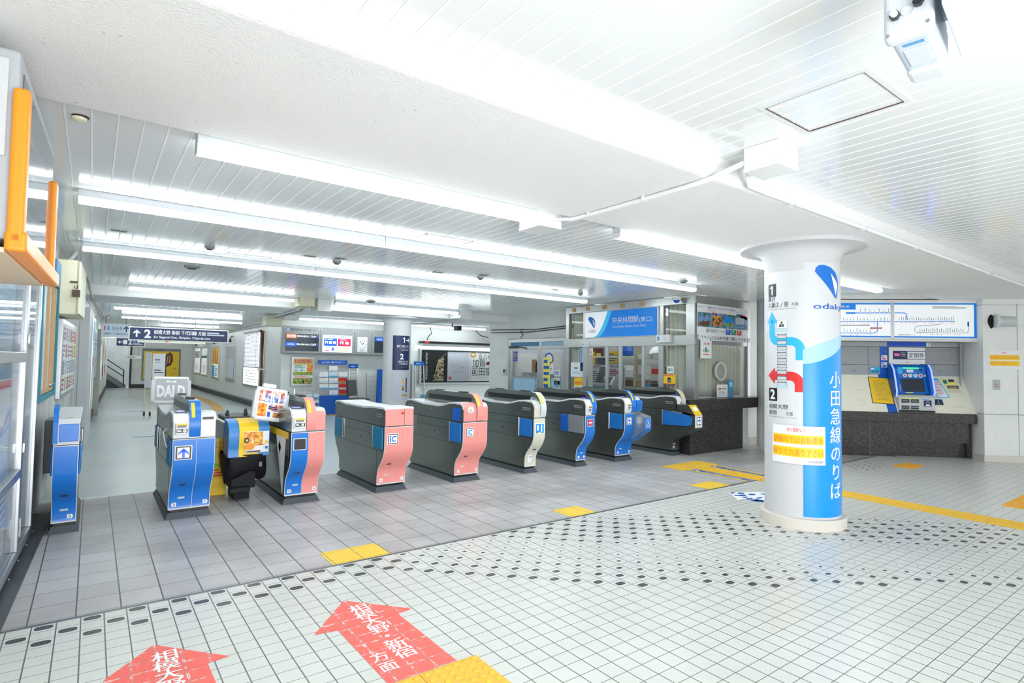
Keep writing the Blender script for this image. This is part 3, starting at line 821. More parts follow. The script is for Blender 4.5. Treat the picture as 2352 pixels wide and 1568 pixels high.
# hanging black cloth: a sagging, wrinkled bag
vs = []; fs = []; r_ = random.Random(11); NX, NZ = 22, 12
for j in range(NZ + 1):
    for i in range(NX + 1):
        a = 2 * math.pi * i / NX; q = j / NZ
        rx = .215 * (1 - .10 * q ** 3) + .012 * math.sin(5 * a + 3 * q); ry = .26 * (1 - .25 * q * q) + .010 * math.sin(4 * a - 4 * q)
        zz = .49 - q * (.26 + .06 * math.sin(a * 2 + 1) + .04 * math.sin(a))
        vs.append((rx * math.copysign(abs(math.cos(a)) ** .6, math.cos(a)), .25 + ry * math.copysign(abs(math.sin(a)) ** .6, math.sin(a)), zz + r_.uniform(-.006, .006)))
for j in range(NZ):
    for i in range(NX): k = j * (NX + 1) + i; fs.append((k, k + 1, k + NX + 2, k + NX + 1))
fs.append(tuple(NZ * (NX + 1) + i for i in range(NX)))
cl = MB().add(vs, fs, 'black_cloth', True).build('black_cloth', t)
MB().box(.10, .13, -.012, -.004, .36, .41, 'mid_grey').build('cloth_tag', cl, .004)
ft = MB().box(-.14, .10, .12, .5, .12, .3, 'black_cloth').box(-.17, .03, .02, .12, .1, .15, 'black_cloth').box(-.10, .06, .2, .5, .0, .13, 'black_cloth')
ft.build('foot', t, .008)
yb = thing('warning_board', 'yellow board with red lettering behind the black cloth of the blue cabinet', 'sign', (1.13, 6.95, 0))
MB().box(-.11, .11, 0, .012, .0, .62, 'yellow').build('board', yb, .004)
g = G(); g.text('作業', -.095, .50, .08, 'red', bold=.02); g.text('中', -.095, .39, .08, 'red', bold=.02); g.rect(-.09, .31, .09, .35, 'lime'); g.lines(-.09, .09, .2, .29, 3, 'red', .5); g.build('lettering', yb, .001)

# advertising screens clipped above two of the gates
def ad_board(name, label, loc, w, h, rot, fill):
    t = thing(name, label, 'advert board', loc, 0); t.rotation_euler = rot
    MB().box(-w / 2, w / 2, 0, .045, 0, h, 'white_plastic').build('frame', t, .02, seg=3)
    for sx in (-1, 1): MB().box(sx * w / 2 - .018, sx * w / 2 + .018, -.006, .05, h * .06, h * .86, 'pale_grey').build('side_grip', t, .008)
    g = G(); fill(g, w, h); g.build('artwork', t, .001)
    return t
def art1(g, w, h):
    a = w / 2 - .02; g.rect(-a, .03, a, h - .025, 'grey_plastic'); g.up()
    g.text('DALD', 0, h * .26, h * .40, 'white', 'c', w * .78, .05); g.poly([(-w * .14, h * .77), (-w * .05, h * .80), (w * .13, h * .77), (w * .13, h * .85), (0, h * .82), (-w * .14, h * .86)], 'white')
t = ad_board('advert_board', 'white framed board with pale DALD lettering above the blue gate tagged 8 and 7', (.73, 7.45, .985), .355, .30, (math.radians(-6), math.radians(1), 0), art1)
MB().tube([(.14, .02, .02), (.15, -.02, -.03), (.12, -.15, -.06)], .014, 'grey_plastic', 10).box(.08, .18, -.02, .06, -.012, .02, 'mid_grey').build('clamp', t, .004)
def art2(g, w, h):
    a = w / 2 - .016; g.rect(-a, .03, a, h - .02, 'white'); g.up()
    g.rect(-a * .9, h * .55, -a * .1, h * .9, 'photo_mixed'); g.rect(0, h * .55, a * .9, h * .9, 'photo_mixed'); g.rect(-a * .9, h * .12, -a * .3, h * .5, 'photo_food'); g.rect(-a * .2, h * .3, a * .9, h * .5, 'photo_mixed'); g.rect(a * .2, h * .12, a * .9, h * .26, 'photo_warm'); g.rect(-a * .2, h * .12, 0, h * .27, 'mid_blue')
    g.up(); g.rect(-a * .7, h * .6, -a * .5, h * .86, 'white'); g.rect(a * .45, h * .6, a * .6, h * .86, 'white'); g.lines(-a * .15, a * .8, h * .34, h * .44, 2, 'navy', .6)
t = ad_board('advert_board', 'tilted white framed board of blue and orange adverts above the gate with the dead display', (1.54, 6.42, .84), .33, .36, (math.radians(-12), math.radians(10), math.radians(4)), art2)
MB().box(-.11, .03, -.01, .05, .355, .40, 'white_plastic').build('top_handle', t, .012)
MB().tube([(.12, .05, .06), (.16, .08, .0), (.17, .12, -.06)], .016, 'grey_plastic', 10).build('clamp', t)

# ================================================================ columns
def column(name, label, cx, cy, r, zt, rc, zb=.10):
    t = thing(name, label, 'column', (cx, cy, 0))
    MB().lathe([(0.001, 0), (r + .045, 0), (r + .045, zb - .008), (r + .037, zb), (0.001, zb)], (0, 0, 0), 'stone_base', 72, smooth=False).build('plinth', t)
    MB().lathe([(r, zb), (r, zt - .20)], (0, 0, 0), 'column_paint', 72).build('shaft', t)
    pr = [(r, zt - .20)]
    for k in range(1, 13):
        q = k / 12; pr.append((r + (rc - r) * (1 - math.sqrt(max(0, 1 - q * q))) if q < 1 else rc, zt - .20 + .165 * (math.sin(q * math.pi / 2) * .75 + q * .25)))
    pr[-1] = (rc, zt - .035); pr += [(rc, zt + .01), (0.001, zt + .01)]
    MB().lathe(pr, (0, 0, 0), 'column_paint', 72).build('capital', t)
    return t
CR = .337
col1 = column('column', 'thick white column in the foreground with the blue direction wrap', 5.655, 2.8, CR, 2.70, .565)
PH = math.radians(206.3)
def wrap(u, v, d): return ((CR + d) * math.cos(PH + u / CR), (CR + d) * math.sin(PH + u / CR), v)
g = G(.0012)
g.rect(-.36, .87, .012, 2.43, 'vinyl_white', 20); g.up()
# platform 1
g.rect(-.345, 2.19, -.235, 2.315, 'dark_grey', 6); g.up(); g.text('1', -.29, 2.208, .09, 'white', 'c', bold=.03); g.lv = 1
g.text('藤沢', -.345, 2.147, .036, 'dark_grey', w=.10, bold=.01); g.text('片瀬江ノ島', -.345, 2.085, .040, 'dark_grey', w=.235, bold=.01); g.text('方面', -.085, 2.09, .026, 'dark_grey', w=.06); g.text('for Fujisawa, Katase-Enoshima', -.345, 2.06, .011, 'mid_grey', w=.31)
def fat(pts, w, mt):
    q = []
    for (a, b), (c, d) in zip(pts, pts[1:]):
        for k in range(6): q.append((a + (c - a) * k / 6, b + (d - b) * k / 6))
    q.append(pts[-1]); g.line(q, w, mt)
def arcpts(cu, cv, r, a0, a1, n=10): return [(cu + r * math.cos(math.radians(a0 + (a1 - a0) * k / n)), cv + r * math.sin(math.radians(a0 + (a1 - a0) * k / n))) for k in range(n + 1)]
fat([(-.29, 1.96), (-.29, 1.86)] + arcpts(-.21, 1.83, .08, 180, 270)[1:] + [(-.16, 1.75)] + arcpts(-.09, 1.67, .08, 90, 0) + [(-.01, 1.57)], .078, 'cyan')
g.poly([(-.365, 1.93), (-.215, 1.93), (-.29, 2.045)], 'cyan')
fat([(-.25, 1.42), (-.10, 1.42)] + arcpts(-.10, 1.335, .085, 90, 0)[1:] + [(-.015, 1.27)], .085, 'red')
g.poly([(-.25, 1.34), (-.25, 1.50), (-.345, 1.42)], 'red'); g.up()
# stylised train seen from above
g.rect(-.225, 1.875, -.12, 1.955, 'light_grey'); g.up(); g.rect(-.22, 1.88, -.125, 1.95, 'white'); g.ell(-.175, 1.93, .011, .012, 'dark_grey'); g.rect(-.20, 1.89, -.15, 1.915, 'dark_grey')
g.rect(-.235, 1.845, -.115, 1.862, 'pale_blue'); g.rect(-.235, 1.305, -.115, 1.33, 'pale_blue')
for k in range(9):
    zz = 1.80 - k * .057; g.lv = 2
    g.poly([(-.225, zz - .022), (-.125, zz - .022), (-.13, zz + .02), (-.22, zz + .02)], 'mid_grey'); g.up(); g.rect(-.218, zz - .016, -.132, zz + .008, 'light_grey'); g.rect(-.222, zz + .014, -.21, zz + .022, 'mid_blue'); g.rect(-.14, zz + .014, -.128, zz + .022, 'mid_blue')
g.lv = 1
g.rect(-.335, 1.175, -.225, 1.30, 'black', 6); g.up(); g.text('2', -.28, 1.195, .09, 'white', 'c', bold=.03); g.lv = 1
g.text('相模大野', -.33, 1.105, .036, 'dark_grey', w=.215, bold=.01); g.text('新宿', -.33, 1.045, .036, 'dark_grey', w=.10, bold=.01); g.text('方面', -.135, 1.048, .026, 'dark_grey', w=.06); g.text('for Sagami-Ono, Shinjuku', -.33, 1.02, .011, 'mid_grey', w=.29)
sub(g.build('platform_panel', col1, .001, wrap, cut=.03), 'white direction panel with a blue arrow to platform 1 and a red arrow to platform 2')
g = G(.0012)
g.rect(.012, .12, .62, 2.495, 'vinyl_white', 30); g.up()
top = [(.012 + .608 * k / 24, 1.535 + .30 * (k / 24) ** 1.6) for k in range(25)]
g.poly([p for t_ in top for p in ((t_[0], .12), t_)], 'sky_blue', [(2 * k, 2 * k + 2, 2 * k + 3, 2 * k + 1) for k in range(24)])
lt = [(.012 + .608 * k / 24, 1.665 + .20 * (k / 24) ** .8) for k in range(25)]
g.poly([p for a, b in zip(top, lt) for p in (a, b)], 'pale_blue', [(2 * k, 2 * k + 2, 2 * k + 3, 2 * k + 1) for k in range(24)]); g.up()
for k, ch in enumerate('小田急線のりば'): g.text(ch, .335, 1.33 - k * .172, .118, 'white', 'c', bold=.02)
def teardrop(g, u0, v0, s, c1='lit_navy', c2='sign_blue'):
    """rounded blue triangle pointing down with a white sail cut out of it"""
    P = [(0, .80), (.03, .91), (.12, .985), (.27, 1.0), (.5, .93), (.70, .80), (.82, .62), (.845, .5), (.84, .32), (.80, .13), (.74, 0), (.64, .06), (.45, .28), (.25, .5), (.08, .69)]
    g.poly([(u0 + a * s, v0 + b * s) for a, b in P], c2); g.up()
    g.poly([(u0 + a * s, v0 + b * s) for a, b in [(.5, .76), (.74, .52), (.80, .36), (.70, .10)]], 'white'); g.lv -= 1
teardrop(g, .115, 2.155, .315)
g.text('odakyu', .098, 2.055, .052, 'mid_blue', w=.43, bold=.008)
sub(g.build('fare_gate_panel', col1, .001, wrap, cut=.03), 'white and blue wrap panel with tall white vertical lettering')
g = G(.0012); g.rect(-.275, .60, .20, .955, 'paper', 16); g.up()
g.rect(-.262, .785, .185, .87, 'yellow', 14); g.rect(-.262, .665, .185, .755, 'yellow', 14); g.up()
g.text('お願い', -.05, .90, .032, 'coral', 'c', w=.15); g.text('駅構内では自転車を', -.255, .797, .05, 'orange', w=.43, bold=.01); g.text('降りてお通り下さい', -.255, .68, .05, 'orange', w=.43, bold=.01); g.text('中央林間駅', .05, .618, .018, 'mid_grey', w=.13)
sub(g.build('paper_notice', col1, .009, wrap, cut=.03), 'paper notice with two yellow lines')
# second column far behind the gates
col2 = column('column', 'white column behind the ticket gates with a dark blue platform sign', 6.03, 12.9, .335, 2.58, .55)
PH2 = math.atan2(-12.9, -6.03)
def wrap2(u, v, d): return ((.335 + d) * math.cos(PH2 + u / .335), (.335 + d) * math.sin(PH2 + u / .335), v)
g = G(.002); g.rect(-.10, 1.29, .36, 2.12, 'navy', 20); g.up()
g.text('1', .17, 1.95, .13, 'white', 'c', bold=.03); g.arrow(.28, 2.01, .12, 'white', -90, .2); g.text('藤沢 片瀬江ノ島', .0, 1.84, .045, 'white', w=.30, bold=.02); g.text('for Yamato, Fujisawa', .06, 1.79, .02, 'white', w=.24); g.text('Katase-Enoshima', .1, 1.755, .02, 'white', w=.2)
g.text('2', .12, 1.55, .13, 'white', 'c', bold=.03); g.text('相模大野 新宿', .03, 1.475, .035, 'white', w=.27); g.text('千代田線 方面', .06, 1.42, .035, 'white', w=.22, bold=.03); g.text('Chiyoda Line', .1, 1.35, .02, 'gold', w=.15)
g.build('platform_sign', col2, .004, wrap2, cut=.03)
g = G(.002); g.rect(-.10, .55, .36, 1.285, 'silver_paper', 20); g.up(); g.rect(.14, .95, .19, 1.1, 'pale_orange'); g.rect(.14, .8, .19, .9, 'photo_warm'); g.rect(.24, .75, .28, 1.1, 'navy'); g.rect(.14, .66, .3, .7, 'gold'); g.build('lower_poster', col2, .004, wrap2, cut=.03)

# ================================================================ things on and under the ceiling
def lamp(label, x0, x1, y, z, group='fluorescent ceiling lamps', zc=2.76):
    t = thing('ceiling_lamp', label, 'ceiling lamp', ((x0 + x1) / 2, y, zc), 0, group)
    L = (x1 - x0) / 2; d = zc - z
    MB().box(-L, L, -.052, .052, -d * .58, 0, 'lamp_housing').build('housing', t, .006)
    MB().prism([(-.050, -d * .58), (-.048, -d * .86), (-.030, -d), (.030, -d), (.048, -d * .86), (.050, -d * .58)], -L + .004, L - .004, 'tube').build('tube_cover', t)
    for sx in (-1, 1): MB().prism([(-.052, -d * .5), (-.050, -d * .88), (-.031, -d * 1.02), (.031, -d * 1.02), (.050, -d * .88), (.052, -d * .5)], *sorted((sx * L, sx * (L - .005))), 'pale_grey').build('end_cap', t)
    return t
lamp('long ceiling lamp beside the beam, ending at the white cable box', .43, 2.93, 3.62, 2.655)
lamp('ceiling lamp beside the beam, running behind the foreground column', 3.80, 6.70, 3.56, 2.655)
lamp('ceiling lamp beside the beam, right of the foreground column', 6.76, 9.55, 3.56, 2.655)
for lb, a, b in (('left', -.13, 2.337), ('middle', 2.34, 4.907), ('right', 4.91, 7.5)): lamp('%s lamp of the unbroken second lamp row over the gates' % lb, a, b, 5.38, 2.66)
for lb, a, b in (('left', -.13, 2.387), ('middle', 2.39, 4.957), ('right', 4.96, 7.5)): lamp('%s lamp of the unbroken third lamp row behind the gates' % lb, a, b, 7.79, 2.66)
lamp('short ceiling lamp against the rear beam, left of the cable boxes', .46, 3.22, 11.75, 2.66)
lamp('ceiling lamp against the rear beam, above the rear column', 4.05, 7.05, 11.75, 2.66)
lamp('ceiling lamp in the corridor, first behind the rear beam', .34, 2.88, 15.2, 2.55, zc=2.65)
lamp('ceiling lamp left of the rear column, in front of the departure board', 4.32, 6.9, 15.25, 2.55, zc=2.65)
lamp('ceiling lamp right of the rear column, above the film posters', 7.5, 10.2, 15.25, 2.55, zc=2.65)
lamp('ceiling lamp deep in the corridor above the blue platform sign', 1.75, 3.45, 21.6, 2.55, zc=2.65)
lamp('added fill lamp in the corridor, half hidden behind the long blue direction sign', .6, 3.6, 18.6, 2.55, zc=2.65)  # extra lamp, added to brighten the corridor behind the sign
lamp('added fill lamp in the corridor hidden behind the white board with the red ring', .8, 3.7, 25.2, 2.55, zc=2.65)  # unseen lamp, added for more light deep in the corridor
lamp('added fill lamp near the end wall of the corridor, before the yellow poster', 1.0, 3.8, 30.2, 2.55, zc=2.65)  # added to lift the light at the far end of the corridor
lamp('lone lamp by the stairs, deepest in the corridor', .35, 1.2, 29.0, 2.3, zc=2.36)
struct(MB().box(.3, 1.3, 28.8, 29.2, 2.36, 2.65, 'wall_paint').build('trim_9'))

def jbox(label, x0, x1, y0, y1, z0, z1, mt='white_plastic', group='cable boxes on the ceiling'):
    t = thing('junction_box', label, 'junction box', ((x0 + x1) / 2, (y0 + y1) / 2, z1), 0, group)
    a, b, h = (x1 - x0) / 2, (y1 - y0) / 2, z1 - z0
    MB().box(-a, a, -b, b, -h + .02, 0, mt).build('case', t, .006)
    MB().box(-a - .003, a + .003, -b - .003, b + .003, -h, -h + .022, mt).build('lid', t, .005)
    return t
jbox('white cable box under the slats, in front of the beam near the foreground column', 3.17, 3.40, 1.70, 1.92, 2.69, 2.84)
jbox('white cable box at the right end of the long lamp beside the beam', 2.90, 3.14, 3.56, 3.84, 2.63, 2.76)
jbox('cream cable box at the right end of the rear beam lamp', 3.32, 3.62, 11.7, 12.2, 2.59, 2.76, 'cream')
jbox('tall white cable box beside the cream one at the rear beam', 3.72, 4.0, 11.8, 12.28, 2.52, 2.76, 'offwhite')
jbox('white cable box at the right end of the lamp above the rear column', 7.10, 7.42, 11.7, 12.2, 2.57, 2.76)
jbox('small white box at the left end of the lamp by the departure board', 3.92, 4.28, 15.1, 15.4, 2.53, 2.65)
jbox('cream box at the corner of the corridor wall, beside the departure board', 3.55, 3.95, 15.4, 15.8, 2.36, 2.62, 'cream')

t = thing('cable_conduit', 'white cable duct crossing the beam underside between two cable boxes', 'cable duct', (3.05, 3.5, 2.70))
MB().tube([(.02, .15, .02), (.03, .05, .01), (.06, -.1, -.019), (.07, -.5, -.019), (.06, -1.2, -.019), (.05, -1.42, -.014), (.10, -1.52, .03), (.16, -1.6, .07)], .017, 'white_plastic', 12).build('duct', t)
for yy in (-.3, -.85): MB().box(.035, .095, yy - .008, yy + .008, -.034, .0, 'pale_grey').build('clip', t, .003)
t = thing('cable_conduit', 'long white cable duct along the near edge of the beam, running right', 'cable duct', (3.35, 2.06, 2.72))
MB().tube([(.0, -.2, .09), (.03, -.1, .08), (.06, -.02, .02), (.12, .0, -.015), (.4, .005, -.02), (2, .01, -.02), (8, .02, -.02)], .018, 'white_plastic', 12).build('duct', t)
for xx in (.7, 1.9, 3.1, 4.3, 5.5): MB().box(xx - .01, xx + .01, -.025, .034, -.045, -.021, 'pale_grey').build('clip', t, .003)
t = thing('cable_conduit', 'pair of pale pipes under the rear beam from the cream box to the corridor corner', 'cable duct', (3.5, 12.22, 2.55))
MB().tube([(-.05, 0, .06), (-.05, .03, .0), (-.04, .15, .0), (.05, 1.8, .0), (.12, 3.1, .03)], .022, 'light_grey', 10).build('duct', t)
MB().tube([(.06, 0, .06), (.06, .03, .0), (.07, .15, .0), (.16, 1.8, .0), (.24, 3.1, .03)], .018, 'warm_grey', 10).build('duct', t)
t = thing('cable_conduit', 'pale pipe under the rear beam right of the rear column', 'cable duct', (7.26, 12.22, 2.54))
MB().tube([(0, 0, .06), (0, .03, .01), (.02, .15, .01), (.10, 1.8, .01), (.2, 3.0, .05)], .022, 'light_grey', 10).build('duct', t)
t = thing('cable_conduit', 'white ceiling pipe dropping to the cream box on the left wall', 'cable duct', (-.30, 8.15, 2.62))
MB().tube([(.10, .4, .12), (.07, .3, .05), (.02, .15, -.06), (0, .1, -.14), (0, .1, -.22)], .022, 'pale_grey', 12).build('duct', t)
def wires(label, loc, paths, r=.008, mt='dark_grey'):
    t = thing('cable_run', label, 'cables', loc)
    for p in paths: MB().tube(p, r, mt, 8).build('cable', t)
    return t
wires('grey cables along the top of the left corridor wall', (-.1, 10, 2.5), [[(.0, 0, .12), (.08, 3, .05), (.15, 5, .06), (.32, 8, .0)], [(.02, 0, .0), (.1, 3, -.02), (.2, 6, -.05), (.28, 8.5, .02), (.45, 8.6, .12)]], .014, 'warm_grey')
wires('pipes bundled along the ceiling corner of the right corridor wall', (4.02, 16.2, 2.46), [[(0, 0, .12), (0, 5, .10), (0, 15, .05)], [(-.03, 0, .05), (-.02, 6, .03), (0, 15, .0)], [(-.06, -.1, .02), (-.03, .8, .0), (-.02, 1.4, .01), (-.02, 1.9, .03)]], .016, 'pale_grey')
wires('dark cables sagging along the top of the side wall left of the station office', (8.96, 9.6, 2.36), [[(0, 0, .05), (0, 1.5, .0), (0, 3.5, .06)], [(0, 0, .0), (0, 1.8, -.06), (0, 3.5, -.02)], [(-.01, 2.0, .03), (-.02, 2.1, -.04), (-.01, 2.0, -.12), (-.01, 2.1, -.2)]], .011, 'dark_grey')
wires('thin black cables looping over the film posters', (8.3, 15.9, 2.2), [[(-.5, 0, .35), (-.45, -.02, .15), (-.5, 0, .06), (-.62, 0, .02)], [(.25, 0, .38), (.3, -.02, .2), (.2, 0, .1), (.15, 0, -.02)], [(1.9, -.1, .35), (2.1, -.1, .2), (2.4, -.1, .15)]], .014, 'black')

# access hatch in the near ceiling
t = thing('ceiling_hatch', 'square inspection hatch in the slatted ceiling near the hanging camera', 'hatch', (2.98, 1.31, 2.84))
fm = MB()
for a, b, c, d in ((-.26, .26, -.26, -.235), (-.26, .26, .235, .26), (-.26, -.235, -.2349, .2349), (.235, .26, -.2349, .2349)): fm.box(a, b, c, d, -.006, .012, 'pale_grey')
for a, b, c, d in ((-.23, .23, -.2345, -.2325), (-.23, .23, .2325, .2345), (-.2345, -.2325, -.23, .23), (.2325, .2345, -.23, .23)): fm.box(a, b, c, d, -.0065, .012, 'rust')
fm.build('frame', t)
def hatch(label, x0, x1, y0, y1, z):
    t = thing('ceiling_hatch', label, 'hatch', ((x0 + x1) / 2, (y0 + y1) / 2, z), 0, 'thin framed hatches')
    a, b = (x1 - x0) / 2, (y1 - y0) / 2; f = MB()
    for q in ((-a, a, -b, -b + .012), (-a, a, b - .012, b), (-a, -a + .012, -b, b), (a - .012, a, -b, b)): f.box(*q, -.005, .01, 'pale_grey')
    f.build('frame', t)
hatch('thin framed hatch in the slats behind the second lamp row, left', 1.25, 1.75, 7.4, 7.75, 2.76)
hatch('thin framed hatch in the slats just before the second lamp row, middle', 2.6, 3.15, 4.95, 5.3, 2.76)

GR = 'round sensors on the ceiling'
for lb, x, y, z, r in (('small round grey sensor between the second and third lamp rows, left', 1.02, 7.14, 2.76, .055), ('larger flat round disc behind the third lamp row, left', 1.06, 8.85, 2.76, .10), ('small round grey sensor beside two black grilles, middle', 2.46, 7.1, 2.76, .055),
                       ('small round grey sensor farther right between the second and third lamp rows', 4.55, 6.95, 2.76, .05), ('flat round sensor near the right end of the third lamp row', 6.9, 7.3, 2.76, .05), ('grey round sensor above the right end of the second lamp row', 6.98, 5.2, 2.76, .07), ('small disc over the rear beam lamp', 4.7, 11.4, 2.76, .1)):
    t = thing('smoke_sensor', lb, 'sensor', (x, y, z), 0, GR)
    MB().lathe([(.001, .0), (r, 0), (r, -.012), (r * .8, -.03), (.001, -.034)], (0, 0, 0), 'mid_grey', 28).build('body', t)
    MB().lathe([(r * .55, -.031), (r * .5, -.042), (.001, -.044)], (0, 0, 0), 'dark_grey', 20).build('lens', t)
GR = 'small rectangular grilles'
for lb, x, y in (('small grey grille in the slats, leftmost, between the second and third lamp rows', .17, 6.87), ('small black grille left of the middle round sensor', 2.08, 6.97), ('small black grille touching the middle round sensor', 2.42, 6.86), ('small black grille right of the middle of the ceiling', 3.86, 6.99), ('small black grille beside the farther round sensor', 4.48, 6.75), ('small black grille near the right end of the third lamp row', 6.3, 7.3)):
    t = thing('ceiling_grille', lb, 'grille', (x, y, 2.76), 0, GR)
    MB().box(-.07, .07, -.035, .035, -.006, .004, 'mid_grey').build('frame', t, .002)
    MB().box(-.06, .06, -.027, .027, -.008, -.004, 'dark_grey').build('slots', t)
t = thing('ceiling_socket', 'old cream plaster rose hanging loose by the left wall near the beam', 'ceiling rose', (-.10, 3.72, 2.76))
MB().lathe([(.001, 0), (.02, 0), (.036, -.010), (.030, -.022), (.016, -.028), (.001, -.03)], (0, 0, 0), 'cream', 20).build('rose', t)
MB().lathe([(.001, .004), (.042, .004), (.036, -.006), (.001, -.006)], (0.006, .004, 0), 'black', 20).build('hole', t)

# camera housing near the lens, upper right
t = thing('security_camera', 'white camera housing hanging from the ceiling at the upper right, seen from behind', 'security camera', (1.925, .632, 2.5), math.radians(8.4))
MB().box(.0, .31, -.054, .054, .0, .15, 'camera_shell').build('body', t, .018, seg=4)
MB().box(.25, .345, -.052, .052, -.012, .135, 'light_grey').build('front_hood', t, .014, seg=3)
MB().box(-.016, .035, -.062, .062, -.010, .160, 'camera_white').build('rear_plate', t, .016, seg=4)
MB().box(-.05, .33, -.092, -.086, .03, .175, 'camera_shell').box(-.05, .33, -.092, .066, .168, .174, 'camera_shell').build('sun_shield', t, .002)
for yy, zz, nm in ((.030, .060, 'light_grey'), (-.028, .078, 'black')): MB().cyl((-.016, yy, zz), .014, -.016, .006, 'dark_grey', 'x', 6).cyl((-.016, yy, zz), .010, -.024, .0, nm, 'x', 14).build('cable_gland', t)
MB().tube([(-.036, -.028, .078), (-.06, -.03, .10), (-.085, -.034, .16), (-.1, -.04, .30)], .0045, 'orange', 8).build('cable', t)
for yy, zz in ((.050, .008), (-.050, .014), (.050, .140)): MB().cyl((-.017, yy, zz), .005, -.002, .002, 'mid_grey', 'x', 8).build('screw', t)
MB().lathe([(.016, -.004), (.016, .002), (.001, .002)], (-.015, 0, .066), 'pale_grey', 20, 'x').build('vent_cap', t)
MB().box(.10, .22, -.032, .032, -.003, .002, 'camera_white').build('belly_plate', t, .003)
MB().box(.055, .07, -.028, .024, -.002, .001, 'slate_blue').build('maker_label', t)
MB().box(.12, .18, -.03, .03, .15, .34, 'white_plastic').build('ceiling_bracket', t, .006)

# other small cameras
t = thing('security_camera', 'small black camera on a stem under the back ceiling near the film posters', 'security camera', (7.94, 13.2, 2.58))
MB().tube([(0, .3, .07), (0, .3, -.1), (0, .05, -.16)], .015, 'black', 8).build('stem', t)
MB().box(-.075, .075, -.10, .10, -.22, -.10, 'dark_grey').build('body', t, .02)
MB().cyl((0, -.10, -.16), .035, -.02, .01, 'black', 'y', 16).build('lens', t)
t = thing('dome_camera', 'small blue and white dome camera at the top corner of the station office', 'security camera', (8.35, 6.35, 2.72))
MB().lathe([(.001, 0), (.07, 0), (.075, -.03), (.06, -.05)], (0, 0, 0), 'white_plastic', 24).build('base', t)
MB().lathe([(.06, -.045), (.052, -.075), (.03, -.095), (.001, -.10)], (0, 0, 0), 'mid_blue', 24).build('dome', t)

# ================================================================ station office (glazed booth)
OF = (8.5, 0, 0); OR = -R90            # local x = -Y, local y = into the office
t = thing('station_office', 'steel framed glazed station office beside the rightmost ticket gate', 'office booth', OF, OR)
fr = MB()
fr.box(-9.42, -9.32, -.03, .06, 0, 2.72, 'steel').box(-6.24, -6.06, -.03, .09, .92, 2.74, 'steel').box(-8.88, -8.78, -.02, .05, .9, 2.62, 'steel').box(-6.85, -6.74, -.02, .05, .9, 2.62, 'steel')
fr.box(-9.43, -6.07, -.035, .05, 2.61, 2.75, 'steel').box(-9.43, -6.07, -.045, .05, 1.87, 2.05, 'steel').box(-9.43, -6.07, -.036, .06, .82, .915, 'steel')
fr.box(-8.22, -8.16, -.01, .03, .92, 1.87, 'alu').box(-7.84, -7.78, -.02, .03, .92, 1.87, 'alu').box(-7.26, -7.2, -.01, .03, .92, 1.87, 'alu')
fr.box(-9.40, -6.1, -.01, .05, 0, .82, 'mid_grey')
# front face, towards the entrance (X direction)
def fx(mb, x0, x1, y0, y1, z0, z1, mt): return mb.box(-y1, -y0, x0 - 8.5, x1 - 8.5, z0, z1, mt)
fx(fr, 8.48, 10.22, 6.05, 6.10, 2.61, 2.75, 'steel'); fx(fr, 8.48, 10.22, 6.05, 6.10, 1.89, 1.97, 'steel'); fx(fr, 10.12, 10.22, 6.04, 6.11, .93, 2.61, 'steel'); fx(fr, 8.5, 10.22, 6.05, 6.10, .90, .93, 'steel')
fr.build('frame', t, .003)
for a, b, z0, z1 in ((-9.32, -8.88, 2.05, 2.61), (-6.74, -6.24, 2.05, 2.61), (-9.32, -8.88, .92, 1.87), (-8.78, -8.22, .92, 1.87), (-8.16, -7.84, .92, 1.87), (-7.78, -7.26, .92, 1.87), (-7.2, -6.85, .92, 1.87), (-6.74, -6.24, .92, 1.87)):
    MB().box(a, b, .012, .016, z0, z1, 'glass').build('window_pane', t)
fx(MB(), 8.55, 10.12, 6.085, 6.089, .93, 1.89, 'glass').build('window_pane', t)
MB().box(-12.8, -6.35, .82, 4.0, 2.66, 2.70, 'white').build('office_ceiling', t)
hl = MB()
for k, yy in enumerate((-9.15, -8.72, -8.24, -7.74, -7.26)): hl.box(yy - .05, yy + .05, -.05, -.036, 2.645, 2.725, 'tan')
hl.build('paper_tags', t)
# talking hole with chrome ring in the front pane
MB().lathe([(.145, -.016), (.172, -.016), (.172, .016), (.145, .016), (.145, -.016)], (0, 0, 0), 'pale_grey', 36, 'y').lathe([(.001, .004), (.15, .004)], (0, 0, 0), 'warm_grey', 36, 'y').build('speaking_hole', t, loc=(-6.08, .79, 1.41), rot=(0, 0, R90))
lamp('lamp inside the station office, above the desk', 9.5, 11.6, 7.6, 2.56, zc=2.66)
lamp('added fill lamp inside the station office, just behind the curtained pane', 8.9, 10.0, 6.7, 2.56, zc=2.66)  # added to brighten the curtains and the front of the office
lamp('lamp deep inside the station office, above the partition board', 9.7, 12.0, 9.8, 2.56, zc=2.66)

def pleats(name, label, loc, rz, w, z0, z1, mt='curtain', n=9, amp=.03, group='pale office curtains', gather=0.0):
    o = MB(); NX = n * 8; vs = []; fs = []
    for j in range(7):
        q = j / 6
        for i in range(NX + 1):
            p = i / NX
            u = w * p
            if gather: u = w * p * (1 - gather * math.exp(-((q - .38) / .22) ** 2))
            vs.append((u, amp * math.sin(2 * math.pi * n * p + .6 * math.sin(3 * q)) * (.75 + .25 * q), z0 + (z1 - z0) * q + (.012 * math.sin(9 * p) if j == 0 else 0)))
    for j in range(6):
        for i in range(NX): k = j * (NX + 1) + i; fs.append((k, k + 1, k + NX + 2, k + NX + 1))
    o = MB().add(vs, fs, mt, True).build(name, None, 0, loc, (0, 0, rz))
    so = o.modifiers.new('thick', 'SOLIDIFY'); so.thickness = .004
    return tag(o, label, 'curtain', group)
pleats('curtain', 'pale curtain behind the wide front pane with the round speaking hole', (8.62, 6.20, 0), 0, 1.5, .94, 1.9, n=13)
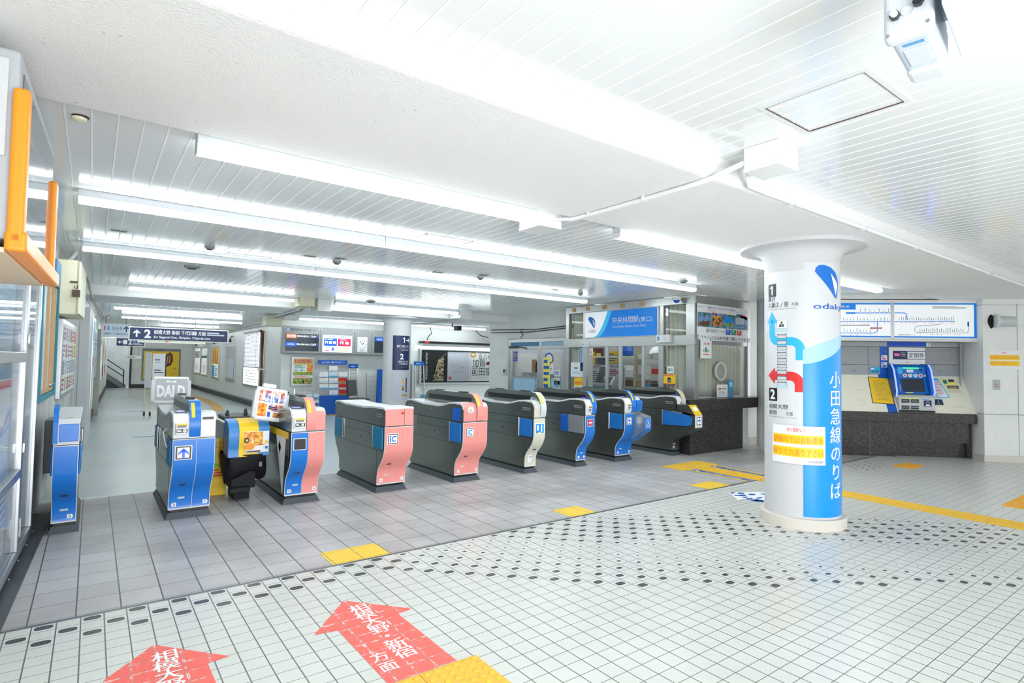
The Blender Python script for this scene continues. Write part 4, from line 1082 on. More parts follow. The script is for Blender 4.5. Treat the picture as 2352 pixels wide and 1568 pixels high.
pleats('curtain', 'pale curtain behind the lower pane left of the office corner post', (8.60, 6.74, 0), -R90, .50, .93, 1.87, n=5)
pleats('curtain', 'short pale curtain in the high pane right of the blue station sign', (8.60, 6.74, 0), -R90, .50, 2.05, 2.62, n=5)
pleats('curtain', 'short pale curtain in the high pane left of the blue station sign', (8.60, 9.32, 0), -R90, .44, 2.05, 2.62, n=5)
pleats('curtain', 'narrow pale curtain in the lower pane at the far left of the office front', (8.60, 9.32, 0), -R90, .20, .93, 1.87, n=3)

# the blue station name sign
t = thing('station_sign', 'lit white and blue station name sign over the office window', 'sign', (8.5, 8.78, 2.055), OR)
MB().box(0, 1.94, -.06, -.03, 0, .55, 'alu').build('frame', t, .004)
g = G(); g.rect(.012, .01, 1.928, .54, 'lit_blue'); g.up()
cur = [(.012 + .70 * (k / 16), .012 + .526 * (k / 16) ** 2.1) for k in range(17)]
cy = [(a + .10 * (1 - k / 16 * .45), b) for k, (a, b) in enumerate(cur)]
g.poly([p for a, b in zip([(.012, b) for a, b in cy], cy) for p in (a, b)], 'lit_cyan', [(2 * k, 2 * k + 1, 2 * k + 3, 2 * k + 2) for k in range(16)]); g.up()
CW = [(.26 + .40 * (k / 16) ** .55, .012 + .526 * k / 16) for k in range(17)]
CC = [(a + .13 - .02 * k / 16, b) for k, (a, b) in enumerate(CW)]
g.p.pop(); g.lv = 1
g.poly([p for a, b in zip(CW, CC) for p in (a, b)], 'lit_cyan', [(2 * k, 2 * k + 1, 2 * k + 3, 2 * k + 2) for k in range(16)])
g.poly([p for a, b in CW for p in ((.012, b), (a, b))], 'lit_white', [(2 * k, 2 * k + 1, 2 * k + 3, 2 * k + 2) for k in range(16)]); g.up()
teardrop(g, .10, .20, .25); g.lv = 3
g.text('小田急', .10, .115, .052, 'navy', w=.22, bold=.01); g.text('中央林間駅', .80, .285, .10, 'white', w=.68, bold=.01); g.text('(南口)', 1.50, .285, .075, 'white', w=.32); g.text('Chuo-Rinkan Station (South Gate)', .80, .19, .045, 'white', w=.86)
g.build('sign_face', t, .0605)
t = thing('intercom', 'white intercom box with a blue i mark right of the blue station sign', 'intercom', (8.5, 6.83, 1.92), OR)
MB().box(0, .30, -.12, -.045, 0, .145, 'white_plastic').build('case', t, .008)
g = G(); g.rect(.03, .04, .075, .11, 'sky_blue'); g.up(); g.text('i', .052, .05, .045, 'white', 'c', bold=.03); g.lv = 0; g.ell(.20, .075, .04, .04, 'pale_grey'); g.ell(.27, .03, .006, .006, 'black'); g.build('front', t, .1205)
t = thing('notice_label', 'small white label under the left end of the blue station sign', 'label', (8.5, 8.86, 1.88), OR)
MB().box(0, .20, -.055, -.046, 0, .085, 'white').build('label_plate', t); g = G(); g.rect(.02, .03, .05, .06, 'sky_blue'); g.rect(.06, .035, .18, .055, 'pale_blue'); g.build('print', t, .0555)
t = thing('notice_label', 'square white emergency exit label on the pane left of the office corner', 'label', (8.5, 6.66, 1.36), OR)
MB().box(0, .14, -.004, .008, 0, .13, 'white').build('label_plate', t); g = G(); g.ring(.045, .065, .03, .02, 'green'); g.arrow(.045, .065, .05, 'green', 180); g.lines(.085, .13, .03, .1, 3, 'mid_grey'); g.build('print', t, .0045)
t = thing('notice_label', 'yellow label with a black camera mark under the white exit label', 'label', (8.5, 6.75, 1.16), OR)
MB().box(0, .27, -.005, .008, 0, .18, 'yellow').build('label_plate', t, .004); g = G(); g.rect(.10, .03, .17, .10, 'black'); g.ell(.135, .10, .035, .025, 'black'); g.up(); g.ell(.135, .065, .025, .028, 'slate_blue'); g.lv = 0; g.rect(.02, .15, .25, .165, 'coral'); g.rect(0, 0, .27, .012, 'red'); g.build('print', t, .0055)
t = thing('window_notice', 'white paper notice above a yellow one in the far left office pane', 'notice', (8.5, 9.28, 1.22), OR)
MB().box(0, .40, .002, .009, 0, .32, 'paper').build('sheet', t); g = G(); g.lines(.12, .28, .17, .22, 1, 'navy', .5); g.lines(.06, .34, .06, .14, 3, 'pale_blue'); g.build('print', t, -.001)
t = thing('window_notice', 'yellow and white ticket notice low in the far left office pane', 'notice', (8.5, 9.16, .93), OR)
MB().box(0, .28, .002, .009, 0, .28, 'yellow').build('sheet', t); g = G(); g.rect(.0, .0, .13, .10, 'white'); g.rect(.14, .0, .27, .10, 'white'); g.up(); g.text('IC', .06, .03, .05, 'navy', 'c'); g.ell(.2, .04, .05, .025, 'slate_blue'); g.rect(.02, .13, .26, .2, 'orange'); g.build('print', t, -.001)
for lb, y_, z_, mt_ in (('blue timetable strip hanging in the far left office pane', 8.98, 1.35, 'pale_blue'), ('small white label with red marks at the top left of the sliding panes', 8.68, 1.70, 'white')):
    t = thing('window_notice', lb, 'notice', (8.5, y_, z_), OR)
    MB().box(0, .08, .002, .008, 0, .5 if mt_ == 'pale_blue' else .13, mt_).build('sheet', t)
    g = G(); g.lines(.01, .07, .01, .48 if mt_ == 'pale_blue' else .1, 12 if mt_ == 'pale_blue' else 3, 'mid_blue' if mt_ == 'pale_blue' else 'red'); g.build('print', t, -.001)

# big travel poster and paper strip on the office front
t = thing('travel_poster', 'wide travel poster with four landscape photos over the curtained office pane', 'poster', (8.52, 6.05, 2.06))
MB().box(0, 1.60, -.012, 0, 0, .55, 'white').build('board', t)
g = G(); g.rect(.005, .005, 1.595, .545, 'white'); g.up(); g.rect(.005, .14, 1.595, .40, 'photo_hill'); g.text('特急券をオンラインで買ってチケットレスで乗れる!', .30, .475, .035, 'mid_blue', w=.86, bold=.02)
g.text('ロマンスカー', .30, .425, .03, 'red', w=.28, bold=.02); g.text('club', .42, .385, .035, 'red', w=.17, bold=.03); g.text('e-Romancecar', .62, .39, .035, 'mid_blue', w=.30); g.ring(1.0, .405, .04, .034, 'gold')
g.poly([(1.2, .39), (1.22, .44), (1.34, .43), (1.40, .39)], 'teal_paint'); g.poly([(1.34, .37), (1.36, .44), (1.5, .42), (1.58, .36), (1.56, .34)], 'red'); g.rect(1.2, .46, 1.5, .468, 'pale_blue'); g.rect(.01, .49, .2, .505, 'pale_blue')
g.text('便利でお得なフリーパス!', .26, .05, .045, 'dark_grey', w=.56, bold=.01); g.lines(.26, .8, .10, .125, 1, 'pale_blue')
for k, c in enumerate(('lit_navy', 'green', 'red')): g.rect(.86 + k * .18, .03, 1.02 + k * .18, .125, c)
g.up()
for k, c in enumerate(('photo_hill', 'photo_warm', 'sky_blue', 'silver_paper')): g.rect(.07 + k * .37, .17 + k * .004, .36 + k * .37, .37 - k * .003, c)
for k in range(3): g.text('フリーパス', .94 + k * .18, .05, .022, 'white', 'c', w=.13); g.lines(.90 + k * .18, .99 + k * .18, .085, .112, 1, 'white', .7)
g.up(); g.poly([(1.18, .188), (1.47, .188), (1.47, .25), (1.18, .235)], 'slate_blue'); g.poly([(.81, .182), (1.10, .182), (1.10, .23), (1.0, .27), (.9, .22), (.81, .25)], 'photo_green'); g.poly([(.07, .17), (.36, .17), (.36, .25), (.22, .24), (.07, .22)], 'brown')
g.build('artwork', t, .0125)
t = thing('paper_strip', 'long taped paper strip of black handwriting under the travel poster', 'notice', (8.58, 6.045, 1.965))
MB().box(0, 1.62, -.008, -.004, 0, .095, 'paper').build('strip', t); g = G(); g.text('フリーパスは券売機で購入できます', .03, .02, .052, 'black', w=1.54, bold=.02); g.build('lettering', t, .0085)
t = thing('window_notice', 'hanging pink and white leaflet at the top left of the curtained office pane', 'notice', (8.60, 6.03, 1.64))
MB().box(0, .33, -.004, 0, 0, .36, 'paper').build('sheet', t, .002); g = G(); g.rect(0, 0, .33, .36, 'pale_orange') if False else None; g.text('この街、親切', .165, .24, .035, 'red', 'c', w=.2, bold=.01); g.ell(.165, .14, .09, .035, 'leaf'); g.up(); g.rect(.14, .13, .17, .2, 'slate_blue'); g.rect(.1, .12, .13, .16, 'ice_blue'); g.rect(.19, .12, .23, .17, 'pale_blue'); g.lv = 0; g.rect(.08, .06, .25, .075, 'coral'); g.ell(.30, .34, .02, .02, 'sky_blue'); g.build('print', t, .0045)
t = thing('window_notice', 'white letter-size notice at the foot of the curtained office pane', 'notice', (9.10, 6.035, .94))
MB().box(0, .34, -.004, 0, 0, .23, 'white').build('sheet', t); g = G(); g.rect(.05, .14, .13, .165, 'red'); g.rect(.15, .145, .29, .16, 'mid_grey'); g.lines(.06, .28, .03, .12, 4, 'light_grey'); g.build('print', t, .0045)
t = thing('window_notice', 'narrow blue leaflet right of the white notice on the curtained pane', 'notice', (9.46, 6.035, .93))
MB().box(0, .17, -.004, 0, 0, .32, 'slate_blue').build('sheet', t); g = G(); g.rect(.02, .18, .15, .31, 'cyan'); g.up(); g.rect(.05, .2, .12, .28, 'ice_blue'); g.build('print', t, .0045)

# granite counter under the office front
t = thing('granite_counter', 'dark speckled granite counter under the curtained office pane', 'counter', (8.10, 5.85, 0))
MB().box(.03, 1.62, .05, .2, 0, .74, 'granite').build('front_slab', t)
MB().box(-.02, 2.4, -.0, .20, .74, .93, 'granite').box(-.02, .48, .20, .45, .74, .93, 'granite').build('top_slab', t, .006)
MB().box(.03, .46, .2, .42, 0, .74, 'granite').build('front_slab', t)
MB().box(.32, .325, .046, .05, 0, .74, 'dark_grey').box(1.5, 1.505, .046, .05, 0, .74, 'dark_grey').build('joints', t)

# office interior seen through the panes
t = thing('office_desk', 'long grey desk along the inside of the office window', 'desk', (9.1, 8.1, 0))
MB().box(-.3, .3, -1.3, 1.2, .90, .94, 'grey_plastic').build('desktop', t, .006)
for sy in (-1.25, 1.12): MB().box(-.28, .28, sy, sy + .03, 0, .90, 'mid_grey').build('side_panel', t)
def monitor(label, x, y, z, rz, w, h, tilt, back='white_plastic', screen='black'):
    t = thing('monitor', label, 'monitor', (x, y, z), rz)
    MB().box(-w * .25, w * .25, -.1, .12, 0, .015, 'mid_grey').build('stand_foot', t)
    MB().box(-.03, .03, .03, .06, .0, .2, 'mid_grey').build('stand', t)
    p = MB().box(-w / 2, w / 2, -.02, .025, -h / 2, h / 2, back).build('panel', t, .01, (0, 0, .12 + h / 2), (math.radians(tilt), 0, 0))
    MB().box(-w / 2 + .02, w / 2 - .02, -.024, -.019, -h / 2 + .02, h / 2 - .02, screen).build('screen', p)
monitor('large tilted white monitor behind the left sliding office pane', 9.12, 8.92, .94, -R90 - .5, .56, .42, -18)
monitor('small white terminal beside the large tilted monitor', 8.90, 8.52, .94, -R90 - .2, .3, .2, -30, screen='mid_grey')
t = thing('printer', 'white printer on a low cabinet in the middle of the office', 'printer', (11.0, 9.65, 1.12), -R90)
MB().box(-.32, .32, -.25, .25, 0, .28, 'white_plastic').build('body', t, .02); MB().box(-.26, .26, -.32, -.2, .06, .09, 'light_grey').build('paper_tray', t, .004); MB().box(-.3, .3, -.2, .25, .28, .36, 'white_plastic').build('scanner_lid', t, .015)
t = thing('office_cabinet', 'low brown cabinet under the white printer', 'cabinet', (11.0, 9.65, 0), -R90)
MB().box(-.5, .5, -.3, .3, 0, 1.12, 'brown').build('carcass', t, .005); MB().box(-.48, -.01, -.315, -.3, .04, 1.08, 'brown').build('door', t, .003); MB().box(.01, .48, -.315, -.3, .04, 1.08, 'brown').build('door', t, .003)
t = thing('office_shelf', 'tall pale shelf unit behind the right sliding office pane', 'shelf', (10.6, 8.65, 0), -R90)
MB().box(-.5, -.47, -.2, .2, 0, 2.2, 'cream').box(.47, .5, -.2, .2, 0, 2.2, 'cream').build('uprights', t)
for k in range(6): MB().box(-.47, .47, -.2, .2, .2 + k * .36, .22 + k * .36, 'cream').build('shelf_board', t)
r_ = random.Random(5)
for k in range(5):
    for j in range(4):
        c = r_.choice(('red', 'white', 'mid_grey', 'tan', 'slate_blue', 'dark_grey', 'pale_grey'))
        hgt = r_.uniform(.1, .24)
        o = MB().box(-.09, .09, -.15, .12, 0, hgt, c).build('storage_box', None, .004, (10.6, 8.65 + .33 - j * .22, .222 + k * .36), (0, 0, OR))
        tag(o, '%s box %s on the %s board of the tall office shelf' % (c.replace('_', ' '), ('at the left end', 'second from the left', 'third from the left', 'at the right end')[j], ('lowest', 'next lowest', 'middle', 'fourth', 'highest')[k]), 'box', 'boxes on the office shelf')
t = thing('partition_screen', 'grey and teal partition board pinned with notices in the office', 'partition', (10.1, 9.75, 0), -R90)
MB().box(-.55, .55, 0, .04, .0, 1.45, 'light_grey').build('board', t, .006); MB().tube([(-.58, .02, .0), (-.58, .02, 1.42), (-.54, .02, 1.47), (.54, .02, 1.47), (.58, .02, 1.42), (.58, .02, 0)], .018, 'alu', 8).build('rim', t)
g = G(); g.rect(-.5, 1.0, -.2, 1.4, 'white'); g.rect(-.15, 1.15, .05, 1.38, 'yellow'); g.rect(.1, 1.2, .45, 1.42, 'ice_blue'); g.rect(-.52, .5, .52, .95, 'teal_paint'); g.up(); g.lines(-.48, -.22, 1.05, 1.35, 6, 'mid_grey'); g.lines(.12, .43, 1.23, 1.4, 4, 'crimson'); g.build('pinned_notices', t, .001)
t = thing('office_shelf', 'high wall shelf of bags and helmets behind the station office panes', 'shelf', (12.1, 10.4, 1.70), -R90)
MB().box(-1.6, 1.6, -.3, .18, 0, .04, 'cream').build('shelf_board', t); MB().box(-1.5, -1.45, -.25, .18, -.25, 0, 'mid_grey').build('bracket', t); MB().box(1.45, 1.5, -.25, .18, -.25, 0, 'mid_grey').build('bracket', t)
o = MB().lathe([(.001, .0), (.2, .02), (.26, .14), (.2, .32), (.06, .38), (.001, .38)], (0, 0, 0), 'mid_blue', 20).build('blue_bag', None, 0, (12.0, 10.75, 1.742)); tag(o, 'round blue bag on the high office shelf', 'bag')
o = MB().lathe([(.2, 0), (.2, .06), (.17, .17), (.1, .24), (.001, .26)], (0, 0, 0), 'white', 24).lathe([(.27, .0), (.27, .015), (.18, .03), (.18, 0), (.27, 0)], (0, 0, 0), 'white', 24).build('helmet', None, 0, (12.0, 9.75, 1.742)); tag(o, 'white safety helmet on the high office shelf', 'helmet')
t = thing('wall_poster', 'yellow office notice high on the wall behind the middle pane', 'notice', (12.58, 12.1, 1.55), -R90)
MB().box(0, .5, -.012, 0, 0, .35, 'yellow').build('sheet', t); g = G(); g.lines(.04, .46, .05, .3, 4, 'mid_blue'); g.build('print', t, .013)
t = thing('wooden_rack', 'dark wooden key rack on the office back wall, left', 'rack', (12.56, 12.55, 1.1), -R90)
MB().box(-.3, .3, -.06, 0, 0, .9, 'brown').build('board', t, .004); MB().box(-.05, .02, -.09, -.06, .1, .8, 'yellow').build('yellow_flag', t); MB().box(.08, .26, -.075, -.06, .4, .75, 'lemon').build('pinned_sheet', t)
o = MB().add([(-.35, 0, 0), (.35, 0, 0), (.3, .3, 0), (-.3, .3, 0), (-.2, .03, .10), (.24, .05, .08), (.2, .25, .1), (-.18, .22, .12)], [(0, 1, 2, 3), (4, 5, 6, 7), (0, 1, 5, 4), (1, 2, 6, 5), (2, 3, 7, 6), (3, 0, 4, 7)], 'tan').build('paper_bundle', None, .02, (9.08, 7.5, .942), (0, 0, OR)); tag(o, 'flat brown paper bundle on the desk by the right sliding pane', 'bundle')

# ================================================================ glazed double door left of the office
DR = (8.96, 0, 0)
t = thing('office_door', 'steel framed glass double door in the side wall left of the station office', 'door', DR, OR)
f = MB(); f.box(-12.2, -12.1, -.03, .06, 0, 2.10, 'steel').box(-10.92, -10.82, -.02, .05, 0, 2.08, 'steel').box(-10.02, -9.44, -.02, .05, 0, 2.10, 'steel').box(-12.2, -9.46, -.036, .055, 1.86, 1.94, 'steel').box(-12.21, -9.46, -.036, .055, 2.04, 2.12, 'steel')
f.build('frame', t, .003)
MB().box(-12.1, -10.92, .0, .03, 1.94, 2.04, 'slate_blue').box(-10.82, -10.02, .0, .03, 1.94, 2.04, 'pale_blue').build('transom', t)
def leaf(a, b, nm):
    lf = MB().box(a, a + .09, -.01, .03, 0, 1.86, 'alu').box(b - .09, b, -.01, .03, 0, 1.86, 'alu').box(a + .09, b - .09, -.01, .03, 1.76, 1.86, 'alu').box(a + .09, b - .09, -.01, .03, 0, .12, 'alu').box(a + .09, b - .09, -.005, .025, 1.12, 1.16, 'alu').build('door_leaf', t)
    MB().box(a + .09, b - .09, .008, .012, 1.16, 1.76, 'glass').build('window_pane', lf); MB().box(a + .09, b - .09, .006, .014, .12, 1.12, 'pale_blue').build('frosted_panel', lf)
    return lf
l1 = leaf(-12.1, -10.92, 'l'); l2 = leaf(-10.82, -10.02, 'r')
MB().tube([(-11.02, -.01, .9), (-11.02, -.05, .9), (-11.02, -.05, 1.15), (-11.02, -.01, 1.15)], .011, 'chrome', 8).build('pull_handle', l1)
MB().box(-12.15, -11.75, -.06, -.0, 1.89, 1.95, 'dark_grey').tube([(-11.8, -.06, 1.92), (-11.5, -.12, 1.91), (-11.4, -.02, 1.86)], .012, 'dark_grey', 8).build('door_closer', t)
for lb, x, z, w_, h_, c, c2 in (('white paper with blue figures at the foot of the right door leaf', -10.36, 1.20, .24, .16, 'paper', 'mid_blue'), ('pale blue form on the right door leaf', -10.36, .80, .24, .3, 'ice_blue', 'slate_blue'), ('white notice taped on the right door leaf, middle', -10.36, .98, .22, .18, 'white', 'mid_grey'),
    ('yellow and white timetable on the left of the right door leaf', -10.76, .86, .26, .8, 'lemon', 'mid_blue'), ('blue and yellow cartoon-free sticker at the top of the left door leaf', -12.02, 1.55, .2, .26, 'mid_blue', 'gold')):
    lb = lb.replace('cartoon-free ', '')
    q = thing('door_notice', lb, 'notice', (8.96, -x, z), OR); MB().box(0, w_, -.016, -.012, 0, h_, c).build('sheet', q); g = G(); g.lines(.02, w_ - .02, .03, h_ - .03, 5, c2); g.build('print', q, .0165)
q = thing('door_notice', 'round-topped white notice with a dark star on the right door leaf', 'notice', (8.96, 10.72, 1.25), OR)
g = G(); g.rect(0, 0, .34, .35, 'white'); g.ell(.17, .35, .17, .17, 'mid_blue'); g.up(); g.ell(.17, .35, .13, .13, 'white'); g.rect(.03, .02, .31, .3, 'paper'); g.up(); g.poly([(.17 + (.055 if k % 2 else .025) * math.cos(k * math.pi / 6), .35 + (.055 if k % 2 else .025) * math.sin(k * math.pi / 6)) for k in range(12)], 'dark_grey'); g.ell(.17, .35, .09, .012, 'gold') if False else None
g.rect(.04, .2, .14, .28, 'gold'); g.lines(.05, .3, .04, .18, 5, 'slate_blue'); g.build('sheet', q, .013)
t = thing('office_cabinet', 'grey filing cabinet seen through the glass double door', 'cabinet', (9.75, 11.95, 0), OR)
MB().box(-.7, .7, 0, .4, 0, 1.25, 'light_grey').build('carcass', t, .006)
for k in range(3): MB().box(-.66 + k * .45, -.24 + k * .45, -.015, 0, .1, 1.2, 'pale_grey').build('door', t, .004)
for lb, y_, w_, h_, c in (('dark red box on the filing cabinet behind the glass door', 11.35, .14, .14, 'crimson'), ('brown tall bundle on the filing cabinet behind the glass door', 11.65, .16, .36, 'tan'), ('small white box on the filing cabinet behind the glass door', 11.05, .2, .12, 'white'), ('black stand on the filing cabinet behind the glass door', 11.5, .08, .3, 'black')):
    o = MB().box(-w_ / 2, w_ / 2, -.08, .08, 0, h_, c).build('storage_box', None, .008, (9.95, y_ + .65, 1.252), (0, 0, OR)); tag(o, lb, 'box')
t = thing('card_reader', 'small white card reader on the wall left of the glass double door', 'card reader', (9.0, 12.42, 1.16), OR)
MB().box(-.06, .06, -.05, 0, 0, .19, 'light_grey').build('case', t, .008); MB().box(-.04, .04, -.054, -.05, .09, .16, 'dark_grey').build('keypad', t)
lamp('lamp behind the glass double door', 9.7, 11.3, 12.0, 2.56, zc=2.66)

# ================================================================ ticket machine recess
def tk(name, label, cat, s=0, y=0, z=0, group=None):
    c, n = (math.cos(TR), math.sin(TR)), (-math.sin(TR), math.cos(TR))
    return thing(name, label, cat, (TK[0] + s * c[0] + y * n[0], TK[1] + s * c[1] + y * n[1], z), TR, group)
t = tk('granite_counter', 'dark speckled granite counter below the ticket machine', 'counter')
MB().box(-3.15, -.085, -.02, .6, .60, .757, 'granite').build('top_slab', t, .006)
MB().box(-3.15, -1.32, .04, .3, 0, .60, 'granite').box(-1.32, -.17, .05, .3, .26, .60, 'granite').box(-1.32, -.17, .16, .3, 0, .26, 'granite').box(-.17, -.09, .12, .3, 0, .60, 'granite').build('front_slab', t)
MB().box(-1.75, -1.745, .036, .04, 0, .6, 'mid_grey').box(-2.45, -2.445, .036, .04, 0, .6, 'mid_grey').build('joints', t)
t = tk('ticket_wall_panel', 'scratched grey and cream panelling around the ticket machine', 'panelling')
p = MB().box(-3.1, -1.60, .40, .46, 1.58, 1.90, 'panel_grey').box(-3.1, -1.60, .395, .46, 1.39, 1.575, 'panel_grey').box(-1.595, -1.40, .40, .46, 1.39, 1.90, 'panel_grey').box(-.665, -.06, .40, .46, 1.60, 1.90, 'panel_grey').box(-.665, -.06, .395, .46, 1.39, 1.595, 'panel_grey').box(-3.1, -.04, .36, .46, 1.905, 1.99, 'grey_plastic')
p.build('upper_panels', t, .003)
SL = [(.05, .76), (.40, 1.40), (.44, 1.40), (.44, .76)]
MB().prism(SL, -3.1, -1.60, 'slope_cream').prism(SL, -1.597, -1.44, 'slope_cream').prism(SL, -1.29, -.06, 'slope_cream').build('sloping_panels', t, .002)
MB().prism([(.046, .76), (.396, 1.40), (.44, 1.40), (.44, .76)], -1.44, -1.29, 'mid_blue').box(-1.40, -1.27, .395, .44, 1.39, 1.905, 'mid_blue').build('blue_strip', t)
MB().box(-1.30, -.58, .352, .36, 1.912, 1.985, 'lit_navy').build('header_band', t)
def slope(a, b, d): return (a, .05 + .35 * (b - .76) / .64 - d * .877, b + d * .48)
g = G(); r_ = random.Random(8)
for k in range(22): a = r_.uniform(-2.9, -.1); b = r_.uniform(.8, 1.36); g.rect(a, b, a + r_.uniform(.01, .06), b + r_.uniform(.002, .007), 'warm_grey')
g.rect(-.4, .87, -.19, .873, 'rust'); g.rect(-1.92, .95, -1.74, .953, 'warm_grey'); g.rect(-1.92, 1.12, -1.74, 1.123, 'warm_grey')
g.build('scratches', t, .0, slope)
g = G(); r_ = random.Random(9)
for k in range(26): a = r_.choice((r_.uniform(-2.6, -1.6), r_.uniform(-.63, -.1))); b = r_.uniform(1.42, 1.88); g.rect(a, b, a + r_.uniform(.01, .07), b + r_.uniform(.002, .006), 'dark_grey')
g.rect(-.50, 1.68, -.22, 1.684, 'tan'); g.rect(-.50, 1.83, -.22, 1.834, 'tan'); g.rect(-.22, 1.68, -.216, 1.834, 'tan')
g.build('scuffs', t, -.394)
MB().box(-.05, -.03, .0, .5, .76, 2.0, 'steel').box(-.055, -.02, -.01, .012, .76, 2.0, 'alu').box(-.14, -.12, .30, .34, .76, 1.98, 'alu').build('side_return', t)
t = tk('fare_map', 'wide fare map board with blue rail lines above the ticket machine', 'fare map')
fm = MB().box(-3.1, -.03, -.0, .10, 2.0, 2.70, 'offwhite').box(-3.1, -.0, -.03, .10, 1.985, 2.02, 'pale_grey').box(-1.41, -1.365, -.012, 0, 2.03, 2.66, 'alu').build('frame', t, .004)
g = G(); g.rect(-3.05, 2.05, -1.415, 2.645, 'lit_blue'); g.rect(-1.36, 2.05, -.05, 2.645, 'lit_blue'); g.up(); g.rect(-3.05, 2.075, -1.415, 2.62, 'lit_white'); g.rect(-1.36, 2.075, -.10, 2.62, 'lit_white'); g.up()
g.rect(-2.9, 2.53, -1.98, 2.62, 'lit_blue'); g.up(); g.text('のりかえ きっぷ運賃表', -2.86, 2.565, .03, 'white', w=.78, bold=.02); g.rect(-2.86, 2.545, -2.4, 2.552, 'white'); g.lv = 2
def rail(pts): g.line(pts, .014, 'lit_blue')
rail([(-2.0, 2.47), (-1.42, 2.475)]); rail([(-1.355, 2.475), (-1.2, 2.475), (-1.165, 2.46), (-1.155, 2.43), (-1.155, 2.36)]); rail([(-3.0, 2.31), (-1.42, 2.325)]); rail([(-1.355, 2.325), (-.40, 2.335)])
rail([(-2.9, 2.12), (-1.72, 2.12), (-1.66, 2.13), (-1.63, 2.16), (-1.63, 2.31)]); g.line([(-.62, 2.33), (-.64, 2.28), (-1.0, 2.245), (-1.03, 2.22), (-1.035, 2.17), (-1.0, 2.14), (-.25, 2.135), (-.20, 2.15), (-.19, 2.20), (-.19, 2.26)], .008, 'teal_paint')
g.line([(-2.3, 2.255), (-1.75, 2.26)], .012, 'dark_grey'); g.rect(-1.74, 2.195, -1.56, 2.225, 'red'); g.rect(-2.14, 2.455, -1.99, 2.485, 'lit_blue'); g.rect(-.205, 2.25, -.175, 2.33, 'teal_paint'); g.up()
r_ = random.Random(4)
def stations(u0, u1, v, n):
    for k in range(n):
        a = u0 + (u1 - u0) * k / (n - 1); g.rect(a - .006, v - .004, a + .006, v + .004, 'white'); g.lv -= 1
        hh = r_.uniform(.03, .075); g.rect(a - .0035, v + .016, a + .0035, v + .016 + hh, 'dark_grey' if r_.random() < .8 else 'teal_paint')
        if r_.random() < .35: g.rect(a - .008, v - .03, a + .008, v - .018, 'coral')
        g.lv += 1
stations(-2.95, -1.46, 2.318, 28); stations(-1.28, -.42, 2.33, 26); stations(-2.6, -1.75, 2.12, 17); stations(-.95, -.27, 2.136, 21); stations(-1.9, -1.45, 2.474, 7)
g.lv = 4; g.lines(-.75, -.18, 2.545, 2.6, 3, 'mid_grey', .4); g.lines(-1.3, -1.0, 2.085, 2.11, 2, 'mid_grey', .4); g.text('中央林間', -1.65, 2.2, .02, 'white', 'c', w=.14)
g.build('map_face', t, .001)
# the machine itself
t = tk('ticket_machine', 'blue ticket vending machine with violet light fins in the granite recess', 'ticket machine')
hd = [(.36, 1.58), (.26, 1.58), (.22, 1.54), (.205, 1.35), (.12, 1.08), (.36, 1.05)]
MB().prism(hd, -1.23, -.75, 'sign_blue').build('head', t, .006)
for sx in (-1, 1):
    xc = -.99 + sx * .275
    c = [(.36, 1.60), (.24, 1.585), (.17, 1.50), (.11, 1.30), (.07, 1.12), (.09, 1.03), (.36, 1.05)]
    fin = MB().prism(c, xc - .035, xc + .035, 'mid_blue').build('side_fin', t, .012)
    cc = [(.235, 1.590), (.16, 1.505), (.10, 1.30), (.058, 1.12), (.078, 1.025)]
    MB().prism([(a, b) for a, b in cc] + [(a + .012, b) for a, b in cc[::-1]], xc + sx * .014, xc + sx * .036, 'led_blue').build('light_strip', fin)
def face(a, b, d):
    # upper head front from (y .22, z 1.54) to (y .205, z 1.35), then the sloping screen down to (y .12, z 1.08)
    y = .22 - .015 * (1.54 - b) / .19 if b > 1.35 else .205 - .085 * (1.35 - b) / .27
    return (a, y - d, b)
g = G(); g.rect(-1.12, 1.515, -.86, 1.535, 'led_green'); g.rect(-1.06, 1.45, -.95, 1.50, 'ice_blue'); g.rect(-.85, 1.47, -.81, 1.51, 'black'); g.rect(-1.21, 1.42, -1.13, 1.535, 'cyan')
for k in range(4): g.ell(-1.09 + k * .085, 1.395, .036, .032, 'ice_blue')
g.rect(-.78, 1.38, -.755, 1.415, 'white'); g.up()
for k in range(4): g.ell(-1.09 + k * .085, 1.395, .02, .018, ('coral', 'pale_orange', 'pale_blue', 'red')[k])
g.build('top_panel', t, .0065, face)
g = G(); g.rect(-1.16, 1.115, -.80, 1.34, 'screen_dark'); g.rect(-1.12, 1.095, -1.0, 1.105, 'lemon'); g.rect(-1.21, 1.13, -1.19, 1.25, 'yellow'); g.build('screen', t, .0065, face)
lw = MB().box(-1.27, -.70, .04, .3, .80, 1.03, 'light_grey').box(-1.29, -.68, .06, .3, 1.0, 1.06, 'grey_plastic').box(-1.27, -.70, .03, .3, .765, .795, 'black').build('lower_unit', t, .006)
g = G()
for a, b in ((-1.26, -1.06), (-1.04, -.94)):
    pass
for a in (-1.235, -1.085): g.rect(a, .93, a + .125, .99, 'black'); g.rect(a, .82, a + .125, .88, 'dark_grey')
g.rect(-1.24, 1.0, -.95, 1.012, 'lemon'); g.rect(-.88, .87, -.76, .975, 'black'); g.rect(-.92, .99, -.80, 1.0, 'sky_blue'); g.rect(-1.25, .80, -.95, .81, 'black'); g.up(); g.ring(-.82, .93, .035, .028, 'led_violet', 0, 360, 4)
g.rect(-1.22, .955, -1.13, .965, 'light_grey'); g.rect(-1.07, .955, -.98, .965, 'light_grey'); g.poly([(-.87, .88), (-.77, .88), (-.82, .915)], 'white')
for a in (-1.235, -1.085): g.rect(a, .85, a + .125, .856, 'light_grey')
g.build('slots', lw, -.033)
t2 = tk('machine_sign', 'white sign with blue block and large black commuter pass lettering above the ticket machine', 'sign')
MB().box(-1.26, -.668, .37, .40, 1.59, 1.895, 'white').build('board', t2, .003)
